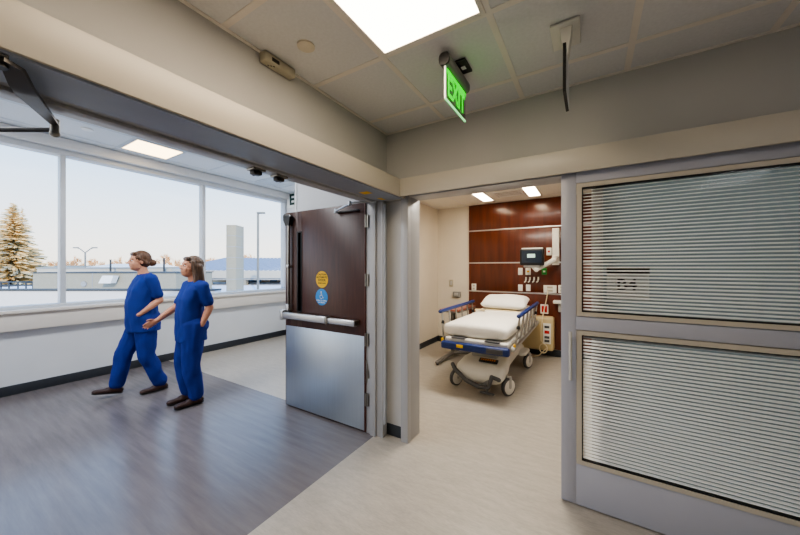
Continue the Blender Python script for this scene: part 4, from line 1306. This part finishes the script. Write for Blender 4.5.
# beige plant enclosure
d = 13.0
t_ = thing('rooftop_enclosure', 'long low beige plant enclosure on the snowy roof', 'building', (0, 0, 0))
ext(MB().box(ex_x(33, d), ex_x(176, d), d, d + 2.5, 0.40, ex_z(272.5, d))).build('enclosure_wall', M['ext_beige'], t_)
for px in (58, 92.5, 134):
    ext(MB().box(ex_x(px, d) - 0.014, ex_x(px, d) + 0.014, d - 0.012, d, 0.42, ex_z(273, d))).build('panel_seam', M['ext_grey'], t_)
ext(MB().box(ex_x(33, d) - 0.05, ex_x(176, d) + 0.05, d - 0.05, d + 2.55, ex_z(273, d), ex_z(272.2, d))).build('enclosure_cap', M['ext_dark'], t_)
vr = MB().cyl((ex_x(84.5, d), d, ex_z(284, d)), (ex_x(84.5, d), d - 0.05, ex_z(284, d)), 0.11, seg=20)
ext(vr).build('round_vent', M['ext_grey'], t_)
d2 = 16.5
t_ = thing('rooftop_enclosure', 'paler upper enclosure behind the long beige one', 'building', (0, 0, 0))
ext(MB().box(ex_x(37, d2), ex_x(172, d2), d2, d2 + 1.5, 0.40, ex_z(268.6, d2))).build('enclosure_wall', M['ext_beige_light'], t_)
ext(MB().box(ex_x(37, d2), ex_x(135, d2), d2 - 0.05, d2 + 1.5, ex_z(268.6, d2), ex_z(267.6, d2))).build('enclosure_cap', M['ext_grey'], t_)
# white hood leaning on enclosure
d = 12.9
hd_ = MB()
hz0, hz1 = ex_z(283, d), ex_z(275.5, d)
hd_.prism([(ex_x(104, d), hz0), (ex_x(116, d), hz0), (ex_x(119, d), hz1), (ex_x(108, d), hz1)], 'y', d - 0.25, d)
tag(ext(hd_).build('vent_hood', M['sign_white']), 'white slanted vent hood on the front of the beige enclosure', 'vent hood')
d = 15.9
tag(ext(MB().cyl((ex_x(110.5, d), d, 0.42), (ex_x(110.5, d), d, ex_z(260, d)), 0.04, seg=12).cyl((ex_x(110.5, d), d, ex_z(260, d)), (ex_x(110.5, d), d, ex_z(259.5, d)), 0.055, seg=12)).build('vent_pipe', M['ext_dark']), 'thin dark vent pipe rising above the beige enclosure', 'pipe')
d = 16.1
tag(ext(MB().cyl((ex_x(164, d), d, 0.42), (ex_x(164, d), d, ex_z(258.5, d)), 0.045, seg=12).cyl((ex_x(164, d), d, ex_z(258.5, d)), (ex_x(164, d), d, ex_z(258, d)), 0.06, seg=12)).build('vent_pipe', M['ext_dark']), 'thin vent pipe between the two walking people', 'pipe')
# railing on roof at left
d = 15.0
t_ = thing('roof_railing', 'low dark railing on the snowy roof left of the enclosure', 'railing', (0, 0, 0))
rl = MB()
for py in (282.0, 285.3):
    rl.tube([(ex_x(-60, d), d, ex_z(py, d)), (ex_x(34, d), d, ex_z(py, d))], 0.035, 6)
ext(rl).build('rail_bar', M['ext_dark'], t_)
for px in (-50, -33, -15, 1, 9, 18, 26, 33):
    ext(MB().tube([(ex_x(px, d), d, 0.42), (ex_x(px, d), d, ex_z(282, d))], 0.03, 6)).build('rail_post', M['ext_dark'], t_)
# distant snowy roof band
d = 45
t_ = thing('distant_building', 'low distant building with a snowy blue-white roof behind the enclosure', 'building', (0, 0, 0))
ext(MB().box(ex_x(88, d), ex_x(140, d), d, d + 8, -4.0, ex_z(267, d))).build('wall', M['ext_beige'], t_)
ext(MB().prism([(d - 0.4, ex_z(267.3, d)), (d + 4, ex_z(263.5, d)), (d + 8, ex_z(267, d))], 'x', ex_x(87, d), ex_x(141, d))).build('roof', M['roof_metal'], t_)
d = 50
t_ = thing('distant_building', 'low tan distant building behind the spruce tree', 'building', (0, 0, 0))
ext(MB().box(ex_x(30, d), ex_x(86, d), d, d + 8, -4.0, ex_z(268.5, d))).build('wall', M['ext_warm'], t_)
ext(MB().prism([(d - 0.4, ex_z(268.6, d)), (d + 4, ex_z(265.5, d)), (d + 8, ex_z(268.5, d))], 'x', ex_x(29, d), ex_x(87, d))).build('roof', M['ext_beige'], t_)

# square pillar
d = 12.0
x0, x1 = ex_x(226.2, d), ex_x(235.8, d)
t_ = thing('panel_column', 'tall pale square column clad in panels beside the snowy roof', 'column', (0, 0, 0))
pc = MB().box(x0, x1, d, d + 0.62, -4.0, ex_z(224.8, d), 0.005)
ext(pc).build('column_cladding', M['ext_beige'], t_)
jn = MB()
z = ex_z(224.8, d) - 0.42
while z > -0.5:
    jn.box(x0 - 0.003, x1 + 0.003, d - 0.003, d + 0.62, z - 0.012, z + 0.012)
    z -= 0.42
ext(jn).build('panel_joint', M['ext_grey'], t_)
# canopy building with ribbed snowy roof
d = 19.0
x0, x1 = ex_x(168, d), ex_x(330, d)
t_ = thing('canopy_building', 'low canopy building with a ribbed snowy metal roof', 'building', (0, 0, 0))
zf1, zf0 = ex_z(271.0, d), ex_z(278.0, d)
ze = ex_z(258.5, d + 6)
ext(MB().prism([(d - 0.1, zf1), (d + 6, ze), (d + 6, zf0), (d - 0.1, zf1 - 0.05)], 'x', x0, x1)).build('ribbed_roof', M['roof_metal'], t_)
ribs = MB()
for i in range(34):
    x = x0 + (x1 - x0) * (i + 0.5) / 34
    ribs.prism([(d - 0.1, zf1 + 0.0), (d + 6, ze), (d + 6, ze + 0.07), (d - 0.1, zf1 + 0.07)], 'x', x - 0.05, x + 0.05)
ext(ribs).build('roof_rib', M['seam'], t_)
ext(MB().box(x0, x1, d - 0.14, d + 0.1, zf0, zf1 + 0.02)).build('fascia', M['ext_beige_light'], t_)
ext(MB().box(x0, x1, d - 0.05, d + 0.1, zf0 - 0.12, zf0)).build('gutter', M['ext_grey'], t_)
ext(MB().box(x0, x1, d + 4, d + 4.2, -4.0, zf0)).build('back_wall', M['ext_warm'], t_)
for px, wd in ((217, 0.9), (243, 0.5), (255, 0.5), (276, 1.0), (290, 0.8)):
    ext(MB().box(ex_x(px, d), ex_x(px, d) + wd, d + 3.95, d + 4.0, -1.5, zf0 - 0.15)).build('window', M['ext_window'], t_)
for px in (180, 205, 241, 281, 310):
    ext(MB().box(ex_x(px, d), ex_x(px, d) + 0.3, d, d + 0.3, -4.0, zf0)).build('canopy_post', M['ext_beige'], t_)

# lamp posts
d = 13.5
t_ = thing('street_lamp', 'single-arm grey street lamp in front of the ribbed snowy roof', 'street lamp', (0, 0, 0))
lx, lz = ex_x(258.0, d), ex_z(212.8, d)
ext(MB().cyl((lx, d, -4.0), (lx, d, lz), 0.055, 0.045, seg=12)).build('lamp_pole', M['pole'], t_)
ext(MB().box(lx - 0.04, lx + 0.30, d - 0.06, d + 0.06, lz - 0.045, lz + 0.03, 0.01)).build('lamp_head', M['pole'], t_)
d = 40.0
t_ = thing('street_lamp', 'twin-arm grey street lamp beyond the beige enclosure', 'street lamp', (0, 0, 0))
lx, lz = ex_x(85.2, d), ex_z(252, d)
ext(MB().cyl((lx, d, -4.0), (lx, d, lz), 0.11, 0.09, seg=12)).build('lamp_pole', M['pole'], t_)
for s_ in (-1, 1):
    aa = MB().tube([(lx, d, lz - 0.1), (lx + s_ * 0.7, d, lz + 0.42), (lx + s_ * 1.1, d, lz + 0.55)], 0.06, 8)
    ao = ext(aa).build('lamp_arm', M['pole'], t_)
    ext(MB().box(lx + s_ * 1.2 - 0.28, lx + s_ * 1.2 + 0.28, d - 0.15, d + 0.15, lz + 0.48, lz + 0.62, 0.03)).build('lamp_head', M['pole'], ao)

# spruce
d = 26.0
sxp = ex_x(13.5, d)
top = ex_z(203, d)
base = -4.0
t_ = thing('spruce_tree', 'frosted golden spruce tree beyond the roof at the left window', 'tree', (0, 0, 0))
ext(MB().cyl((sxp, d, base), (sxp, d, top - 0.3), 0.28, 0.02, seg=10)).build('trunk', M['bark'], t_)
rnd = random.Random(3)
fo, fo2 = MB(), MB()
H = top - base
def spray(mb, p, dirv, L, wd):
    """a drooping branch of small needle fans"""
    dirv = V(dirv).normalized()
    side = dirv.cross(V((0, 0, 1))).normalized()
    n = 5
    prev = None
    for i in range(n + 1):
        t = i / n
        c = p + dirv * (L * t) + V((0, 0, -0.28 * L * t * t + 0.10 * L * t ** 3))
        w_ = wd * (1 - 0.75 * t) * (0.8 + 0.4 * rnd.random())
        a, b_ = c + side * w_ - V((0, 0, w_ * 0.5)), c - side * w_ - V((0, 0, w_ * 0.5))
        c2 = c + V((0, 0, w_ * 0.35))
        vs = [mb.bm.verts.new(a), mb.bm.verts.new(c2), mb.bm.verts.new(b_)]
        if prev:
            mb.bm.faces.new((prev[0], vs[0], vs[1], prev[1]))
            mb.bm.faces.new((prev[1], vs[1], vs[2], prev[2]))
        prev = vs
z = top - 0.15
ph_ = 0
while z > base + 3.0:
    t = (top - z) / H
    Lm = 0.10 + 3.4 * (t ** 0.78)
    nb = int(9 + 34 * t)
    for k in range(nb):
        a = ph_ + 2 * pi * k / nb + rnd.uniform(-0.2, 0.2)
        L = Lm * rnd.uniform(0.6, 1.12)
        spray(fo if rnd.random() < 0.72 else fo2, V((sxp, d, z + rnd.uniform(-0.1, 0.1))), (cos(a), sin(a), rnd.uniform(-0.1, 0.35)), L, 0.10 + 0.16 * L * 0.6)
    ph_ += 0.7
    z -= 0.13 + 0.05 * t
# second leader
for k in range(34):
    zz = ex_z(208, d) - k * 0.06
    a = rnd.uniform(0, 2 * pi)
    spray(fo, V((sxp + 0.75, d, zz)), (cos(a), sin(a), 0.2), 0.08 + 0.03 * k * 0.6, 0.09)
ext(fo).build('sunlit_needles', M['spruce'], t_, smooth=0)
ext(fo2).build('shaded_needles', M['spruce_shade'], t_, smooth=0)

# bare trees
def bare_tree(px, d, hpy, seed, label):
    rn = random.Random(seed)
    x = ex_x(px, d)
    topz = ex_z(hpy, d)
    t_ = thing('bare_tree', label, 'tree', (0, 0, 0), 'bare trees on the horizon')
    tm, br = MB(), MB()
    H_ = topz + 4.0
    tm.tube([(x, d, -4.0), (x + rn.uniform(-.2, .2), d, -4 + H_ * 0.45), (x + rn.uniform(-.3, .3), d, -4 + H_ * 0.8)], [0.28, 0.2, 0.08], 7)
    def grow(p, dr, L, r_, dep):
        q_ = p + dr * L
        br.tube([p, p + dr * L * 0.5 + V((0, 0, 0.04 * L)), q_], [r_ * 1.5, r_ * 1.3, r_], 4)
        if dep == 0:
            return
        for _ in range(4):
            nd = (dr + V((rn.uniform(-.8, .8), rn.uniform(-.8, .8), rn.uniform(-.15, .75)))).normalized()
            grow(p + dr * L * rn.uniform(0.45, 1.0), nd, L * rn.uniform(0.5, 0.72), r_ * 0.6, dep - 1)
    for i in range(11):
        a = rn.uniform(0, 2 * pi)
        z0 = -4 + H_ * rn.uniform(0.35, 0.72)
        grow(V((x, d, z0)), V((cos(a) * 0.7, sin(a) * 0.7, 0.75)).normalized(), H_ * 0.20, 0.085, 3)
    ext(tm).build('trunk', M['twig'], t_)
    ext(br).build('branches', M['twig'], t_, smooth=0)
TR = ((44, 262), (57, 261), (72, 257), (94, 260), (106, 262), (121, 258), (133, 260), (149, 256), (160, 259), (172, 255), (183, 258), (197, 259), (211, 257), (220, 259), (246, 255), (253, 257), (270, 259), (281, 260))
WHERE = ['right of the spruce', 'left of the twin-arm lamp', 'behind the twin-arm lamp', 'just right of the twin-arm lamp', 'left of the thin vent pipe', 'right of the thin vent pipe', 'left of the bun-haired person', 'behind the bun-haired person', 'right of the bun-haired person', 'in the gap between the two people',
         'left of the long-haired person', 'behind the window mullion by the long-haired person', 'left of the pale square column, further', 'just left of the pale square column', 'left of the single-arm lamp', 'behind the single-arm lamp', 'right of the single-arm lamp', 'at the right end of the window']
for i, ((px, hpy), wh) in enumerate(zip(TR, WHERE)):
    bare_tree(px, 63 + (i * 7) % 17, hpy, 20 + i, 'bare golden tree on the horizon, ' + wh)

# ------------------------------------------------------------------ light
wd = bpy.data.worlds.new('sky')
SC.world = wd
wd.use_nodes = True
nt = wd.node_tree
nt.nodes.clear()
out = nt.nodes.new('ShaderNodeOutputWorld')
bg = nt.nodes.new('ShaderNodeBackground')
tc = nt.nodes.new('ShaderNodeTexCoord')
sp = nt.nodes.new('ShaderNodeSeparateXYZ')
rp = nt.nodes.new('ShaderNodeValToRGB')
nt.links.new(tc.outputs['Generated'], sp.inputs[0])
nt.links.new(sp.outputs['Z'], rp.inputs['Fac'])
els = rp.color_ramp.elements
els[0].position = 0.0
els[0].color = lin((255, 243, 228))
els[1].position = 1.0
els[1].color = lin((120, 170, 225))
for pos, c_ in ((0.06, (252, 246, 240)), (0.16, (226, 236, 248)), (0.32, (160, 202, 246)), (0.6, (120, 176, 238))):
    e_ = els.new(pos)
    e_.color = lin(c_)
nz = nt.nodes.new('ShaderNodeTexNoise')
nz.inputs['Scale'].default_value = 3.0
nz.inputs['Detail'].default_value = 5
mp = nt.nodes.new('ShaderNodeMapping')
mp.inputs['Scale'].default_value = (1, 1, 5)
nt.links.new(tc.outputs['Generated'], mp.inputs['Vector'])
nt.links.new(mp.outputs['Vector'], nz.inputs['Vector'])
cr = nt.nodes.new('ShaderNodeMapRange')
cr.inputs['From Min'].default_value = 0.52
cr.inputs['From Max'].default_value = 0.8
cr.inputs['To Max'].default_value = 0.35
nt.links.new(nz.outputs['Fac'], cr.inputs['Value'])
mx = nt.nodes.new('ShaderNodeMix')
mx.data_type = 'RGBA'
nt.links.new(cr.outputs['Result'], mx.inputs['Factor'])
nt.links.new(rp.outputs['Color'], mx.inputs['A'])
mx.inputs['B'].default_value = (1, 1, 1, 1)
nt.links.new(mx.outputs['Result'], bg.inputs['Color'])
bg.inputs['Strength'].default_value = 2.5
nt.links.new(bg.outputs[0], out.inputs['Surface'])

def lamp(name, kind, loc, energy, col, rot=(0, 0, 0), size=(1, 1), ang=None):
    l = bpy.data.lights.new(name, kind)
    l.energy = energy
    l.color = col
    if kind == 'AREA':
        l.shape = 'RECTANGLE'
        l.size, l.size_y = size
    if kind == 'SUN' and ang is not None:
        l.angle = ang
    o_ = bpy.data.objects.new(name, l)
    COL.objects.link(o_)
    o_.location = loc
    o_.rotation_euler = rot
    return o_
# low winter sun from behind the building, on the trees and roofs
sl = lamp('sun', 'SUN', (0, 0, 20), 5.0, (1.0, 0.80, 0.55), ang=R(1))
sl.rotation_euler = V((-0.75, 0.45, -0.42)).to_track_quat('-Z', 'Y').to_euler()
WARM = (1.0, 0.92, 0.80)
# unseen lamps: a bay fixture over the bed, the rest fill added to brighten
lamp('room_fill_lamp', 'AREA', (0.0, -1.7, CZ - 0.03), 8, WARM, size=(1.15, 0.55))  # added warm fill behind the camera
lamp('bay_lamp', 'AREA', (-0.9, 3.7, CZ - 0.03), 66, WARM, size=(1.2, 0.55))
lamp('room_fill_lamp', 'AREA', (1.6, -1.2, CZ - 0.03), 19, (0.93, 0.965, 1.0), size=(0.55, 1.15))  # added cool fill for the sliding door and the floor
lamp('bay_lamp', 'AREA', (0.75, 3.5, CZ - 0.03), 9, (0.96, 0.98, 1.0), size=(0.55, 1.2))  # added fill that lights the frosted side panel from behind
lamp('corridor_fill_lamp', 'AREA', (-3.6, 0.2, CC - 0.03), 70, (0.98, 0.988, 1.0), size=(0.6, 3.0))  # corridor fill added at ceiling height, here and in the two below
lamp('corridor_fill_lamp', 'AREA', (-3.6, 3.4, CC - 0.03), 38, (0.98, 0.988, 1.0), size=(0.6, 1.2))
lamp('corridor_fill_lamp', 'AREA', (-3.6, -4.0, CC - 0.03), 70, (0.98, 0.988, 1.0), size=(0.6, 3.0))

SC.view_settings.view_transform = 'AgX'
SC.view_settings.look = 'AgX - Medium High Contrast'
SC.view_settings.exposure = 0.0
SC.view_settings.gamma = 1.0
SC.cycles.max_bounces = 8
SC.cycles.transparent_max_bounces = 16
SC.cycles.use_denoising = True
SC.cycles.sample_clamp_indirect = 4.0
SC.cycles.caustics_reflective = False
SC.cycles.caustics_refractive = False
